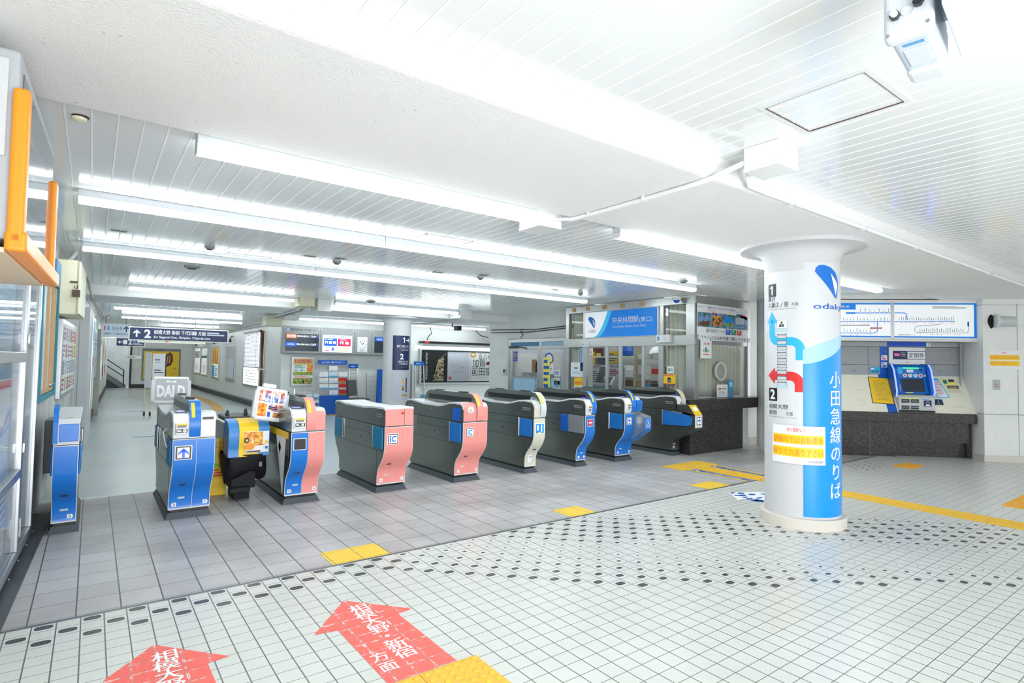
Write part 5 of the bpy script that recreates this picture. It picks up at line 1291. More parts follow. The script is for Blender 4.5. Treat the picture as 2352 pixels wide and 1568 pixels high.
g = G(); g.rect(-1.20, 1.68, -.67, 1.83, 'navy'); g.up(); g.rect(-.96, 1.69, -.672, 1.82, 'white'); g.rect(-1.18, 1.735, -1.08, 1.79, 'magenta'); g.up(); g.text('定期券', -.94, 1.72, .065, 'navy', w=.25, bold=.02); g.text('きっぷ', -1.06, 1.79, .018, 'white', w=.07); g.text('特急券', -1.06, 1.755, .018, 'white', w=.07); g.text('フリーパス', -1.06, 1.72, .018, 'white', w=.08); g.lines(-1.17, -1.09, 1.745, 1.78, 2, 'white', .4); g.lv = 0; g.rect(-.99, 1.62, -.94, 1.64, 'yellow')
g.build('print', t2, -.369)
t2 = tk('number_tag', 'white tag with a blue 1 on the blue band above the ticket machine', 'label'); MB().box(-.66, -.59, .345, .352, 1.91, 1.985, 'white').build('tag_plate', t2); G().text('1', -.625, 1.93, .04, 'mid_blue', 'c', bold=.03).build('number', t2, -.344)
for nm, lb, fill in (('yellow_fare_table', 'yellow fare table on the cream slope left of the ticket machine', lambda g: (g.poly([(-1.62, 1.36), (-1.66, .90), (-1.30, .885), (-1.29, 1.34)][::-1], 'dark_grey'), g.up(), g.poly([(-1.61, 1.35), (-1.648, .91), (-1.31, .895), (-1.30, 1.33)][::-1], 'yellow'), g.up(), [g.rect(-1.585 + .06 * k, .96, -1.58 + .06 * k, 1.26, 'warm_grey') for k in range(4)], g.lines(-1.56, -1.34, .95, 1.3, 16, 'gold', .3))),
                     ('blue_fare_table', 'white fare table with a blue border on the slope right of the ticket machine', lambda g: (g.poly([(-.64, 1.345), (-.58, 1.015), (-.375, 1.02), (-.47, 1.345)], 'cyan', [(0, 1, 2, 3)]), g.up(), g.poly([(-.625, 1.31), (-.57, 1.03), (-.395, 1.03), (-.475, 1.31)], 'white'), g.up(), g.lines(-.57, -.43, 1.05, 1.28, 9, 'crimson', .25), g.rect(-.60, 1.28, -.48, 1.292, 'coral'))),
                     ('card_leaflet', 'cream leaflet with dark cards at the right end of the slope', lambda g: (g.poly([(-.43, 1.345), (-.37, 1.105), (-.15, 1.10), (-.21, 1.345)], 'lemon' if False else 'cream'), g.up(), g.poly([(-.42, 1.335), (-.40, 1.24), (-.20, 1.24), (-.22, 1.335)], 'lemon'), g.rect(-.36, 1.18, -.18, 1.225, 'navy'), g.up(), g.rect(-.40, 1.26, -.34, 1.325, 'teal_paint'), g.rect(-.31, 1.29, -.22, 1.335, 'navy'), g.rect(-.34, 1.195, -.20, 1.207, 'yellow'))),
                     ('machine_number_sticker', 'dark blue sticker with a white 1 beside the ticket machine', lambda g: (g.rect(-.655, .895, -.515, .99, 'navy'), g.up(), g.text('1', -.585, .93, .04, 'white', 'c', bold=.02), g.rect(-.63, .908, -.54, .915, 'gold')))):
    g = G(); fill(g); o = g.build(nm, tk('fare_table' if 'table' in nm else 'leaflet' if 'leaf' in nm else 'sticker', lb, 'fare table' if 'table' in nm else 'leaflet' if 'leaf' in nm else 'sticker'), .003, slope); o.name = 'sheet'
for lb, a, b, c, w_, h_, y_ in (('small pink and white sticker on the blue strip beside the ticket machine', -1.385, 1.66, 'magenta', .10, .09, .389), ('small white sticker with a blue mark under the pink one', -1.385, 1.53, 'mid_blue', .10, .09, .389), ('cyan sticker on the grey panel left of the blue strip', -1.57, 1.43, 'cyan', .165, .1, .389)):
    q = tk('sticker', lb, 'sticker', 0, 0, 0, 'stickers by the ticket machine'); g = G(); g.rect(a, b, a + w_, b + h_, 'white' if c != 'cyan' else 'cyan'); g.up(); g.rect(a + .02, b + .012, a + w_ - .02, b + h_ * .45, c if c != 'cyan' else 'teal_paint'); g.rect(a + .012, b + h_ * .6, a + w_ * .4, b + h_ * .85, c if c != 'cyan' else 'white'); g.build('sheet', q, -y_)

# things on the white pillar at the far right
t = tk('spot_lamp', 'grey cylindrical spot lamp poking out of a broken hole high on the right pillar', 'spot lamp', .07, -.15, 2.325)
MB().lathe([(.001, 0), (.11, 0), (.115, .005), (.115, .03), (.085, .035), (.085, .05), (.072, .05)], (0, 0, 0), 'pale_grey', 28, 'x').build('socket', t, 0, (.02, -.06, 0), (0, 0, math.radians(-12)))
MB().lathe([(.088, .0), (.088, .05), (.08, .06), (.085, .07), (.085, .24), (.001, .24)], (0, 0, 0), 'light_grey', 32, 'x').build('barrel', t, 0, (.05, -.065, 0), (0, math.radians(3), math.radians(-12)))
hb = MB(); r_ = random.Random(2); ring = [(-.012 + math.cos(k * math.pi / 8) * (.05 + r_.uniform(-.004, .006)), -.003, math.sin(k * math.pi / 8) * (.115 + r_.uniform(-.008, .01))) for k in range(16)]
hb.add(ring + [(a, .003, b) for a, _, b in ring], [tuple(range(16)), tuple(range(16, 32))] + [(k, (k + 1) % 16, 16 + (k + 1) % 16, 16 + k) for k in range(16)], 'black').build('broken_hole', t, loc=(.01, 0, 0))
t = tk('paper_notice', 'white paper with two yellow lines on the right pillar', 'notice', .03, -.15, 1.53)
MB().box(0, .46, -.004, 0, 0, .31, 'paper').build('sheet', t); g = G(); g.rect(.01, .15, .455, .255, 'yellow') if False else g.rect(.01, .155, .455, .24, 'yellow'); g.rect(.01, .055, .455, .14, 'yellow'); g.up(); g.text('駅構内では自転車を', .02, .175, .042, 'orange', w=.42, bold=.01); g.text('降りてお通り下さい', .02, .075, .042, 'orange', w=.40, bold=.01); g.text('お願い', .23, .262, .022, 'coral', 'c', w=.1); g.build('print', t, .0045)
t = tk('switch_plate', 'small grey key switch plate with an orange slot on the right pillar', 'switch plate', .08, -.15, 1.19)
MB().box(0, .105, -.012, 0, 0, .165, 'grey_plastic').build('plate', t, .004); g = G(); g.rect(.03, .045, .09, .06, 'coral'); g.ell(.04, .09, .009, .012, 'dark_grey'); g.build('marks', t, .0125)

# ================================================================ back wall of the hall
t = thing('departure_board', 'wide grey departure board with two screens and a clock on the back wall', 'departure board', (4.06, 15.98, 1.66))
MB().box(0, 3.5, -.22, 0, 0, .74, 'board_grey').build('housing', t, .01)
for a in (0, 1.0, 1.97, 2.50): MB().box(a + .005, (1.0, 1.97, 2.50, 3.5)[(0, 1.0, 1.97, 2.50).index(a)] - .005, -.235, -.22, .02, .72, 'board_grey').build('front_panel', t, .004)
sc = MB().box(.07, .95, -.243, -.235, .08, .54, 'screen_dark').build('train_screen', t)
g = G(); g.rect(.09, .42, .35, .53, 'screen_orange'); g.rect(.08, .20, .35, .31, 'screen_blue'); g.up(); g.text('RAPID EXPRESS', .11, .455, .04, 'screen_white', w=.22, bold=.02); g.text('LOCAL', .13, .235, .04, 'screen_white', w=.17, bold=.03)
g.text('●SHINJUKU', .37, .455, .045, 'screen_white', w=.32, bold=.02); g.text('12:54', .73, .455, .05, 'screen_white', w=.15, bold=.02); g.text('●SAGAMI-ONO', .36, .235, .045, 'screen_white', w=.34, bold=.02); g.text('12:59', .73, .235, .05, 'screen_white', w=.15, bold=.02); g.text('10', .90, .49, .025, 'screen_white'); g.text('6', .90, .27, .025, 'screen_white'); g.rect(.90, .44, .94, .47, 'screen_blue'); g.rect(.90, .22, .94, .25, 'screen_blue')
g.build('screen_face', sc, .244)
g = G(); g.text('相模大野 新宿 千代田線', .19, .625, .05, 'dark_grey', w=.55, bold=.03); g.text('方面', .78, .63, .035, 'dark_grey', w=.07); g.text('for Sagami-Ono, Shinjuku, Chiyoda Line', .2, .59, .018, 'mid_grey', w=.45); g.ell(.13, .645, .045, .045, 'mid_grey'); g.up(); g.ell(.13, .645, .035, .035, 'pale_blue'); g.build('heading', t, .236)
s2 = MB().box(1.06, 1.90, -.243, -.235, .06, .54, 'screen_white').build('notice_screen', t)
g = G(); g.text('改札機のご利用案内', 1.22, .475, .04, 'screen_blue', w=.5, bold=.02); g.rect(1.10, .24, 1.46, .45, 'screen_blue'); g.rect(1.49, .24, 1.86, .45, 'screen_red'); g.rect(1.48, .08, 1.86, .22, 'screen_cream'); g.up()
for a in (1.13, 1.24, 1.35): g.rect(a, .30, a + .08, .37, 'screen_white')
for a in (1.55, 1.70): g.rect(a, .29, a + .1, .37, 'screen_white')
g.ring(1.15, .42, .018, .011, 'screen_white'); g.lines(1.19, 1.43, .405, .435, 1, 'screen_white'); g.lines(1.55, 1.84, .40, .435, 1, 'screen_white'); g.lines(1.5, 1.84, .09, .21, 5, 'leaf'); g.ell(1.35, .15, .03, .05, 'screen_blue'); g.rect(1.14, .10, 1.24, .13, 'magenta'); g.rect(1.14, .19, 1.26, .215, 'screen_ltblue'); g.up(); g.poly([(1.14, .30), (1.19, .30), (1.16, .36)], 'green'); g.poly([(1.56, .29), (1.62, .29), (1.59, .36)], 'green')
g.build('notice', s2, .244)
ck = MB().box(2.06, 2.36, -.245, -.235, .08, .52, 'white').build('clock', t, .003)
g = G()
for k in range(12): a = k * math.pi / 6; g.rect(2.21 + .12 * math.sin(a) - .008, .30 + .12 * math.cos(a) - .012, 2.21 + .12 * math.sin(a) + .008, .30 + .12 * math.cos(a) + .012, 'dark_grey')
g.up(); g.line([(2.21, .30), (2.14, .40)], .012, 'black'); g.line([(2.21, .30), (2.25, .36)], .016, 'black'); g.lines(2.13, 2.29, .11, .15, 2, 'mid_grey'); g.build('clock_hands', ck, .246)
s3 = MB().box(2.58, 3.4, -.243, -.235, .08, .54, 'screen_dark').build('train_screen', t)
g = G(); g.rect(2.6, .42, 2.9, .53, 'screen_blue'); g.up(); g.text('LOCAL', 2.65, .455, .04, 'screen_white', w=.17, bold=.03); g.build('screen_face', s3, .244)
for a in (.04, .96, 1.03, 1.93, 2.0, 2.46, 2.53): MB().cyl((a, -.235, .69), .012, -.006, .0, 'white', 'y', 12).build('bolt', t)

t = thing('campaign_poster', 'framed orange and green campaign poster under the departure board', 'poster', (4.38, 15.98, .80))
MB().box(-.02, .60, -.04, 0, -.02, .78, 'alu').build('frame', t, .008); g = G(); g.rect(.03, .03, .55, .73, 'lemon'); g.up(); g.rect(.03, .58, .55, .73, 'pale_orange'); g.rect(.03, .46, .40, .56, 'white'); g.rect(.03, .38, .40, .45, 'ice_blue'); g.rect(.03, .27, .55, .36, 'photo_green'); g.rect(.03, .20, .55, .27, 'white'); g.rect(.03, .03, .55, .20, 'photo_green'); g.rect(.40, .36, .55, .56, 'photo_food'); g.up(); g.text('15周年', .08, .62, .07, 'red', w=.42, bold=.03); g.lines(.06, .36, .46, .55, 3, 'green'); g.ell(.3, .1, .03, .05, 'dark_grey'); g.ell(.42, .1, .03, .05, 'magenta'); g.ell(.1, .41, .04, .02, 'cyan'); g.ell(.25, .41, .04, .02, 'cyan'); g.lines(.06, .5, .21, .26, 2, 'coral'); g.build('artwork', t, .041)

def pocket_rack(name, label, x, y, w, h, head, rows, cols, fill, lower=0.0, tilt=.18, group='leaflet racks along the back wall'):
    t = thing(name, label, 'leaflet rack', (x, y, 0), 0, group)
    f = MB()
    for sx in (0, w - .025): f.add([(sx, -.0, 0), (sx + .025, 0, 0), (sx + .025, -.03, 0), (sx, -.03, 0), (sx, tilt, h), (sx + .025, tilt, h), (sx + .025, tilt - .03, h), (sx, tilt - .03, h)], [(0, 1, 2, 3), (4, 5, 6, 7), (0, 1, 5, 4), (1, 2, 6, 5), (2, 3, 7, 6), (3, 0, 4, 7)], 'chrome')
    for k in range(rows + 1):
        z = lower + (h - .1 - lower) * k / rows; y_ = tilt * z / h; f.box(.0, w, y_ - .012, y_ - .004, z, z + .008, 'chrome')
    for k in range(1, cols * 2): f.add([(w * k / cols / 2, tilt * lower / h, lower), (w * k / cols / 2 + .005, tilt * lower / h, lower), (w * k / cols / 2 + .005, tilt * .95, h * .95), (w * k / cols / 2, tilt * .95, h * .95)], [(0, 1, 2, 3)], 'mid_grey')
    f.build('wire_frame', t)
    if head is not None: hb = MB().box(0, w, tilt - .04, tilt - .01, h - .10, h + .02, 'mid_blue').build('header', t); (G().lines(w * .2, w * .8, h - .06, h - .03, 1, 'white', .5) if not head else G().text(head, w / 2, h - .065, .045, 'white', 'c', w=w * .8, bold=.02)).build('lettering', hb, -(tilt - .04) + .001)
    if lower: MB().box(.0, w, -.06, .04, .0, lower, 'mid_blue').build('lower_cabinet', t, .004)
    r_ = random.Random(len(label))
    for k in range(rows):
        for j in range(cols):
            c = fill(k, j)
            if not c: continue
            z = lower + (h - .12 - lower) * k / rows; y_ = tilt * z / h; a = w * j / cols + .015; b = w * (j + 1) / cols - .015; hh = (h - .12 - lower) / rows * .88
            o = MB().box(a, b, y_ - .035, y_ - .02, z + .01, z + hh, c[0]).box(a + .005, b - .005, y_ - .037, y_ - .034, z + .015, z + hh * c[2], c[1]).build('leaflet_stack', t)
    return t
W_, LB, SB, R_, Y_ = 'white', 'ice_blue', 'slate_blue', 'red', 'gold'
def fill_a(k, j):
    tab = {4: [None, (W_, LB, .3), None], 3: [(W_, LB, .2), (LB, 'cyan', .3), (W_, LB, .2)], 2: [(W_, 'pale_grey', .5), (W_, LB, .5), (R_, Y_, .4)], 1: [(W_, 'cyan', .35), (W_, 'cyan', .3), (R_, W_, .3)], 0: [None, (W_, LB, .3), (R_, Y_, .35)]}
    return tab[k][j]
pocket_rack('leaflet_rack', 'tall chrome leaflet rack with a blue header and red and white leaflets', 5.03, 15.62, .82, 1.48, 'ふれあい駅マガジン', 5, 3, fill_a, .52)
pocket_rack('leaflet_rack', 'narrow empty wire rack with a small blue header, right of the tall leaflet rack', 5.90, 15.7, .27, 1.38, '', 7, 2, lambda k, j: None, .2, .10)
pocket_rack('leaflet_rack', 'bare wire rack standing alone left of the rear column', 6.42, 15.75, .30, 1.15, None, 6, 2, lambda k, j: None, .15, .06)
def fill_c(k, j): return ((SB, 'navy', .4), (W_, LB, .4), None)[(k * 2 + j) % 3] if k < 3 else None
pocket_rack('leaflet_rack', 'leaflet stand with a blue top and scattered blue leaflets right of the rear column', 7.94, 15.62, .34, 1.48, '', 6, 2, fill_c, .1, .15)
def fill_d(k, j): return ((LB, SB, .4), (W_, 'pale_grey', .4), (W_, 'magenta', .25), (LB, 'mid_blue', .5))[(k + j) % 4]
pocket_rack('leaflet_rack', 'low leaflet rack of blue and white leaflets under the campaign poster', 4.36, 15.55, .66, .72, None, 2, 4, fill_d, .25, .12)
o = MB().box(-.12, .12, -.06, .06, 0, 1.25, 'mid_blue').build('blue_post', None, .01, (6.90, 15.8, 0)); tag(o, 'slim blue upright post left of the rear column', 'post')
t = thing('office_chair', 'dark swivel chair by the bare wire rack behind the flat-topped gate', 'chair', (5.75, 14.6, 0), .6)
MB().box(-.22, .22, -.22, .22, .44, .50, 'dark_grey').build('seat', t, .03); MB().prism([(.18, .55), (.24, .56), (.27, .98), (.22, .98)], -.2, .2, 'dark_grey').build('backrest', t, .02); MB().cyl((0, 0, 0), .025, .08, .44, 'mid_grey').build('column', t)
b = MB()
for k in range(5): a = k * 2 * math.pi / 5; b.tube([(0, 0, .1), (.25 * math.cos(a), .25 * math.sin(a), .04)], .018, 'mid_grey', 8).cyl((.25 * math.cos(a), .25 * math.sin(a), 0), .03, 0, .05, 'black')
b.build('base', t)
t = thing('steel_cabinet', 'grey steel cabinet with a small green cross sign right of the rear column', 'cabinet', (7.58, 15.98, .2))
MB().box(0, .30, -.25, 0, -.2, 1.22, 'mid_grey').build('carcass', t, .006); MB().box(.02, .28, -.262, -.25, .02, 1.18, 'mid_grey').build('door', t, .004)
g = G(); g.rect(.03, .90, .20, 1.07, 'green'); g.up(); g.rect(.10, .92, .13, 1.05, 'white'); g.rect(.05, .97, .18, 1.0, 'white'); g.build('cross_sign', t, .263)

# film and exhibition posters under their own lamp
t = thing('poster_case', 'long framed case holding a dark film poster and a white exhibition poster', 'poster case', (8.22, 15.98, .78))
f = MB()
for q in ((0, 3.2, 0, .06), (0, 3.2, 1.09, 1.15), (0, .06, .06, 1.09), (3.14, 3.2, .06, 1.09)): f.box(q[0], q[1], -.07, 0, q[2], q[3], 'alu')
f.box(0.05, 3.15, -.02, 0, .05, 1.1, 'black').build('frame', t, .005)
g = G(); g.rect(.10, .10, 1.02, 1.06, 'black'); g.rect(.98, .10, 1.86, 1.06, 'silver_paper'); g.rect(1.86, .10, 3.1, 1.06, 'white'); g.up()
g.poly([(.45, .12), (.90, .12), (.95, 1.0), (.62, .75)], 'photo_sepia'); g.poly([(.30, .10), (.48, .10), (.75, 1.06), (.30, 1.06)], 'black'); g.rect(.89, .12, .96, .95, 'black'); g.text('ANDREW WYETH', .30, .14, .075, 'white', w=.86, rot=90)
g.text('アンドリュー', 1.06, .60, .06, 'mid_grey', w=.5); g.text('ワイエス展', 1.18, .52, .06, 'mid_grey', w=.5); g.lines(1.2, 1.7, .36, .46, 4, 'warm_grey', .3); g.ell(1.12, .2, .05, .05, 'red'); g.ell(2.0, .97, .12, .09, 'gold')
g.text('百万石!', 2.2, .86, .15, 'black', w=.62, bold=.0); g.text('加賀', 1.97, .58, .22, 'black', w=.52, bold=.01); g.text('前田家', 1.95, .30, .22, 'black', w=.80, bold=.01); g.ell(2.62, .68, .12, .05, 'red'); g.lines(2.05, 2.75, .18, .24, 1, 'pale_grey'); g.ell(2.92, .45, .12, .3, 'gold'); g.rect(1.9, .12, 1.92, .9, 'warm_grey'); g.rect(2.84, .8, 3.08, .98, 'gold')
g.up(); g.ell(2.62, .71, .07, .045, 'black'); g.ell(2.0, .98, .07, .05, 'cream')
g.build('posters', t, .021)
MB().box(.06, 3.14, -.062, -.058, .06, 1.09, 'glass').build('glazing', t)
t = thing('picture_lamp', 'wall lamp with a dark bracket over the film poster case', 'wall lamp', (8.20, 15.98, 2.0))
MB().box(0, 3.2, -.30, 0, .08, .14, 'black').build('bracket', t, .006); MB().box(.02, 3.18, -.20, -.02, -.02, .075, 'white_plastic').build('housing', t, .01); MB().prism([(-.19, -.02), (-.17, -.055), (-.05, -.055), (-.03, -.02)], .04, 3.16, 'tube').build('tube_cover', t)
b = MB().box(.05, .2, -.31, -.30, .085, .135, 'red').build('switch_box', t)

# ================================================================ corridor
def cwin(label, y0, y1, z0, z1, fill, mt='paper', name='wall_poster'):
    t = thing(name, label, 'poster', (4.1, y1, z0), -R90); w, h = y1 - y0, z1 - z0
    MB().box(0, w, -.05, 0, 0, h, 'alu').build('frame', t, .006); g = G(); g.rect(.06, .06, w - .06, h - .06, mt); g.up(); fill(g, w, h); g.build('artwork', t, .051); return t
cwin('lit white poster with a plum figure, deepest on the right corridor wall', 29.9, 31.7, .74, 2.02, lambda g, w, h: (g.rect(.2, h * .6, w - .2, h * .85, 'photo_plum'), g.lines(.3, w - .3, .15, .5, 6, 'pale_grey')), 'lit_white')
cwin('lit white poster with a green band, second deepest on the right corridor wall', 27.9, 29.5, .70, 2.0, lambda g, w, h: (g.rect(.06, h * .62, w - .06, h * .70, 'green'), g.lines(.3, w - .3, .15, .5, 6, 'ice_blue')), 'lit_white')
def yel(g, w, h):
    g.rect(.06, h * .45, w - .06, h - .06, 'yellow'); g.rect(.06, .06, w * .4, h * .42, 'cyan'); g.up()
    for k in range(3): g.rect(w * (.2 + .25 * k), h * .5, w * (.32 + .25 * k), h * .9, 'red')
    g.lines(w * .45, w * .9, .1, h * .4, 6, 'slate_blue')
cwin('yellow poster with red vertical lettering on the right corridor wall', 25.1, 26.6, .67, 1.98, yel, 'lit_white')
cwin('pale mirrored panel on the right corridor wall between the yellow poster and the blind', 22.0, 23.6, .68, 1.98, lambda g, w, h: (g.rect(.06, h * .1, w - .06, h * .62, 'ice_blue'),), 'light_grey', 'wall_panel')
t = thing('corridor_window', 'tall corridor window with a half lowered slatted blind', 'window', (4.1, 20.55, .62), -R90)
f = MB()
for q in ((0, 2.3, 0, .06), (0, 2.3, 1.68, 1.76), (0, .06, .06, 1.68), (2.24, 2.3, .06, 1.68), (.06, 2.24, .60, .64)): f.box(q[0], q[1], -.05, 0, q[2], q[3], 'alu')
f.build('frame', t, .004); MB().box(.06, 2.24, -.012, -.008, .06, 1.7, 'window_glow').build('window_pane', t)
G().lines(.1, 2.2, .1, .55, 5, 'pale_grey', .25, 3).build('outside_view', t, .013)
bl = MB()
for k in range(26): z = 1.70 - k * .042; bl.add([(.08, -.07, z), (2.22, -.07, z), (2.22, -.045, z + .03), (.08, -.045, z + .03)], [(0, 1, 2, 3)], 'silver_paper')
bl.box(.06, 2.24, -.08, -.04, 1.70, 1.75, 'mid_grey').box(.3, .312, -.075, -.07, .62, 1.7, 'dark_grey').box(1.9, 1.912, -.075, -.07, .62, 1.7, 'dark_grey').build('blind', t)
o = MB().tube([(0, 0, 0), (0, 0, 1.55), (-.0, .08, 1.68), (0, .22, 1.72)], .045, 'brown', 12).build('drain_pipe', None, 0, (4.04, 17.9, .62)); tag(o, 'dark brown drain pipe beside the corridor window with the blind', 'pipe')
o = MB().box(-.22, .0, -.03, .03, -.02, .02, 'offwhite').box(-.24, -.20, -.05, .05, -.03, .03, 'offwhite').build('pipe_bracket', None, .005, (4.1, 17.6, 1.2)); tag(o, 'small white bracket on the wall by the brown drain pipe', 'bracket')
for lb, y_, in (('small black wall spotlight above the yellow corridor poster', 26.0), ('small black wall spotlight above the green banded corridor poster', 28.9), ('small black wall spotlight above the mirrored corridor panel', 22.6), ('small black wall spotlight deepest on the right corridor wall', 31)):
    t = thing('wall_spotlight', lb, 'spotlight', (4.1, y_, 2.16), -R90, 'black wall spotlights'); MB().tube([(0, 0, .16), (0, -.06, .14), (0, -.10, .05)], .015, 'black', 8).build('arm', t); MB().lathe([(.001, .06), (.035, .05), (.05, -.06), (.001, -.06)], (0, -.10, 0), 'black', 14).build('lamp_head', t)
t = thing('end_poster', 'big yellow poster with a brown glove on the end wall of the corridor', 'poster', (1.96, 32.98, .38))
MB().box(0, 1.62, -.05, 0, 0, 1.55, 'mid_grey').build('frame', t, .006); g = G(); g.rect(.06, .06, 1.56, 1.42, 'orange'); g.lines(.62, 1.02, 1.46, 1.51, 1, 'navy', .7); g.up(); g.rect(.06, .06, 1.56, 1.42, 'yellow'); g.up()
g.poly([(.86, .45), (.90, 1.05), (1.02, 1.30), (1.18, 1.38), (1.28, 1.25), (1.30, .95), (1.2, .72), (1.02, .66), (.98, .45)], 'black'); g.up(); g.poly([(.91, .75), (.95, 1.05), (1.05, 1.27), (1.17, 1.33), (1.24, 1.22), (1.26, .97), (1.16, .77), (1.0, .7)], 'brown'); g.up(); g.poly([(1.02, .8), (1.06, 1.2), (1.09, 1.2), (1.05, .8)], 'pale_orange'); g.poly([(1.13, .85), (1.15, 1.22), (1.18, 1.22), (1.16, .85)], 'pale_orange'); g.rect(.86, .06, .93, .62, 'black'); g.rect(.97, .06, 1.02, .55, 'black'); g.lines(1.3, 1.5, .5, .62, 2, 'gold'); g.lines(1.25, 1.5, .3, .34, 1, 'gold')
g.build('artwork', t, .051)
t = thing('hanging_sign', 'small white hanging label before the corner of the stairs', 'sign', (1.25, 32, 1.42)); MB().box(0, .62, -.02, .02, 0, .15, 'white').build('board', t); G().lines(.08, .54, .05, .10, 1, 'mid_grey', .7).build('lettering', t, .021)
MB().box(.1, .11, -.005, .005, .15, 1.2, 'mid_grey').box(.5, .51, -.005, .005, .15, 1.2, 'mid_grey').build('hanger', t)
struct(MB().box(1.46, 1.54, 32.9, 33.0, 0, 2.7, 'dark_grey').build('trim_4'))

# white movable partition and the overhead signs
t = thing('folding_screen', 'white folding notice screen on castors standing in the corridor', 'screen', (1.12, 17.4, 0))
MB().add([(-.02, 0, .72), (.10, -.12, .70), (.10, -.12, 1.62), (-.02, 0, 1.62), (-.0, .03, .72), (.12, -.09, .70), (.12, -.09, 1.62), (-.0, .03, 1.62)], [(0, 1, 2, 3), (4, 5, 6, 7), (0, 1, 5, 4), (1, 2, 6, 5), (2, 3, 7, 6), (3, 0, 4, 7)], 'white_plastic').build('side_leaf', t)
fl = MB().box(.14, .42, -.10, -.07, .70, 1.60, 'white_plastic').build('front_leaf', t, .008); g = G(); g.lines(.19, .36, 1.42, 1.45, 1, 'navy', .8); g.lines(.2, .38, 1.36, 1.38, 1, 'mid_grey'); g.lines(.18, .40, 1.08, 1.2, 2, 'navy', .4); g.build('lettering', fl, .101)
for x, y in ((-.0, .0), (.12, -.10), (.38, -.08)): MB().tube([(x, y, .72), (x, y, .10)], .012, 'pale_grey', 8).build('leg', t); MB().cyl((x, y, .05), .05, -.02, .02, 'black', 'x', 16).build('castor', t)

def hsign(name, label, x, y, z, w, h, board, fill, group='overhead direction signs'):
    t = thing(name, label, 'direction sign', (x, y, z), 0, group)
    MB().box(-.02, w + .02, -.02, .10, -.02, h + .02, 'offwhite').build('case', t, .004)
    g = G(); g.rect(0, 0, w, h, board); g.up(); fill(g, w, h); g.build('sign_face', t, .021)
    for a in (w * .15, w * .85): MB().box(a - .012, a + .012, .03, .05, h, 2.66 - z, 'mid_grey').build('hanger', t)
    return t
hsign('direction_sign', 'long dark blue overhead sign with a white arrow and a 2 across the corridor', .66, 15.4, 1.90, 2.0 * 1.0, .27, 'navy', lambda g, w, h: (g.arrow(.13, h * .52, h * .62, 'white', 0, .2, .45), g.text('2', .34, h * .18, h * .66, 'white', 'c', bold=.04), g.text('相模大野 新宿 千代田線 方面', .46, h * .53, h * .28, 'white', w=1.06, bold=.05), g.text('for Sagami-Ono, Shinjuku, Chiyoda Line', .46, h * .17, h * .20, 'white', w=1.16, bold=.02), g.lines(1.55, 1.95, h * .5, h * .85, 2, 'silver_paper', .7)))
hsign('direction_sign', 'pale overhead toilet sign with figures and an arrow by the left corridor wall', .18, 20.2, 2.08, .70, .36, 'ice_blue', lambda g, w, h: (g.ell(.08, h * .78, .022, .022, 'coral'), g.rect(.06, h * .52, .10, h * .72, 'coral'), g.ell(.17, h * .78, .022, .022, 'sky_blue'), g.rect(.15, h * .52, .19, h * .72, 'sky_blue'), g.text('お手洗', .26, h * .56, .075, 'navy', w=.24, bold=.02), g.arrow(.60, h * .66, .17, 'navy', 0, .2, .45), g.text('2番線ホーム 階段(前)寄り', .06, h * .18, .045, 'navy', w=.58, bold=.02), g.rect(.3, h * .45, .42, h * .48, 'slate_blue')))
hsign('direction_sign', 'dark blue sign with a left arrow and a 2, hung deeper beneath the toilet sign', .72, 26.0, 1.92, .88, .28, 'navy', lambda g, w, h: (g.arrow(.11, h * .5, .15, 'white', 90, .2, .45), g.rect(.20, h * .2, .33, h * .8, 'white'), g.text('2', .42, h * .2, h * .6, 'white', 'c', bold=.03), g.rect(.5, h * .5, .6, h * .9, 'slate_blue'), g.lines(.5, .86, h * .12, h * .4, 3, 'silver_paper')))
hsign('direction_sign', 'white overhead board with a red ring hung behind the long blue sign', 1.02, 19.0, 1.93, 1.65, .20, 'cream', lambda g, w, h: (g.ring(.68, h * .5, .09, .06, 'red'), g.rect(.5, .02, .51, h - .02, 'mid_grey'), g.lines(.15, .45, h * .4, h * .6, 1, 'mid_grey')))

# yellow guide strip curving along the corridor floor
o = MB(); pts = [(2.95, 18.0), (3.2, 20.0), (3.3, 22.8), (3.25, 25.5), (2.9, 28.5), (2.3, 31.0), (1.7, 31.8), (.6, 31.8)]; vs = []
for i, (a, b) in enumerate(pts):
    p, q = pts[max(0, i - 1)], pts[min(len(pts) - 1, i + 1)]; dx, dy = q[0] - p[0], q[1] - p[1]; L = math.hypot(dx, dy); vs += [(a - dy / L * .15, b + dx / L * .15, .004), (a + dy / L * .15, b - dx / L * .15, .004)]
o.add(vs, [(2 * i, 2 * i + 2, 2 * i + 3, 2 * i + 1) for i in range(len(pts) - 1)], 'gold'); tag(o.build('tactile_strip'), 'faded yellow guide strip curving along the corridor floor', 'tactile paving')
o = MB().box(4.3, 8.2, 15.2, 15.45, .001, .006, 'gold').build('tactile_strip'); tag(o, 'yellow guide strip on the floor along the foot of the leaflet racks', 'tactile paving')
for lb, x, y, w in (('pale blue floor arrow in the corridor beyond the leftmost gate', .95, 12.6, .55), ('second pale blue floor arrow, deeper in the corridor', 1.0, 18.6, .6), ('third pale blue floor arrow, farthest in the corridor', 1.1, 25, .7)):
    g = G(); g.poly([(0, .08), (w * .7, .08), (w * .7, 0), (w, .14), (w * .7, .28), (w * .7, .2), (0, .2)], 'slate_blue'); o = g.build('floor_arrow', None, .001, lambda a, b, d: (x + a - .3, y + b, d)); tag(o, lb, 'floor marking', 'blue corridor floor arrows')

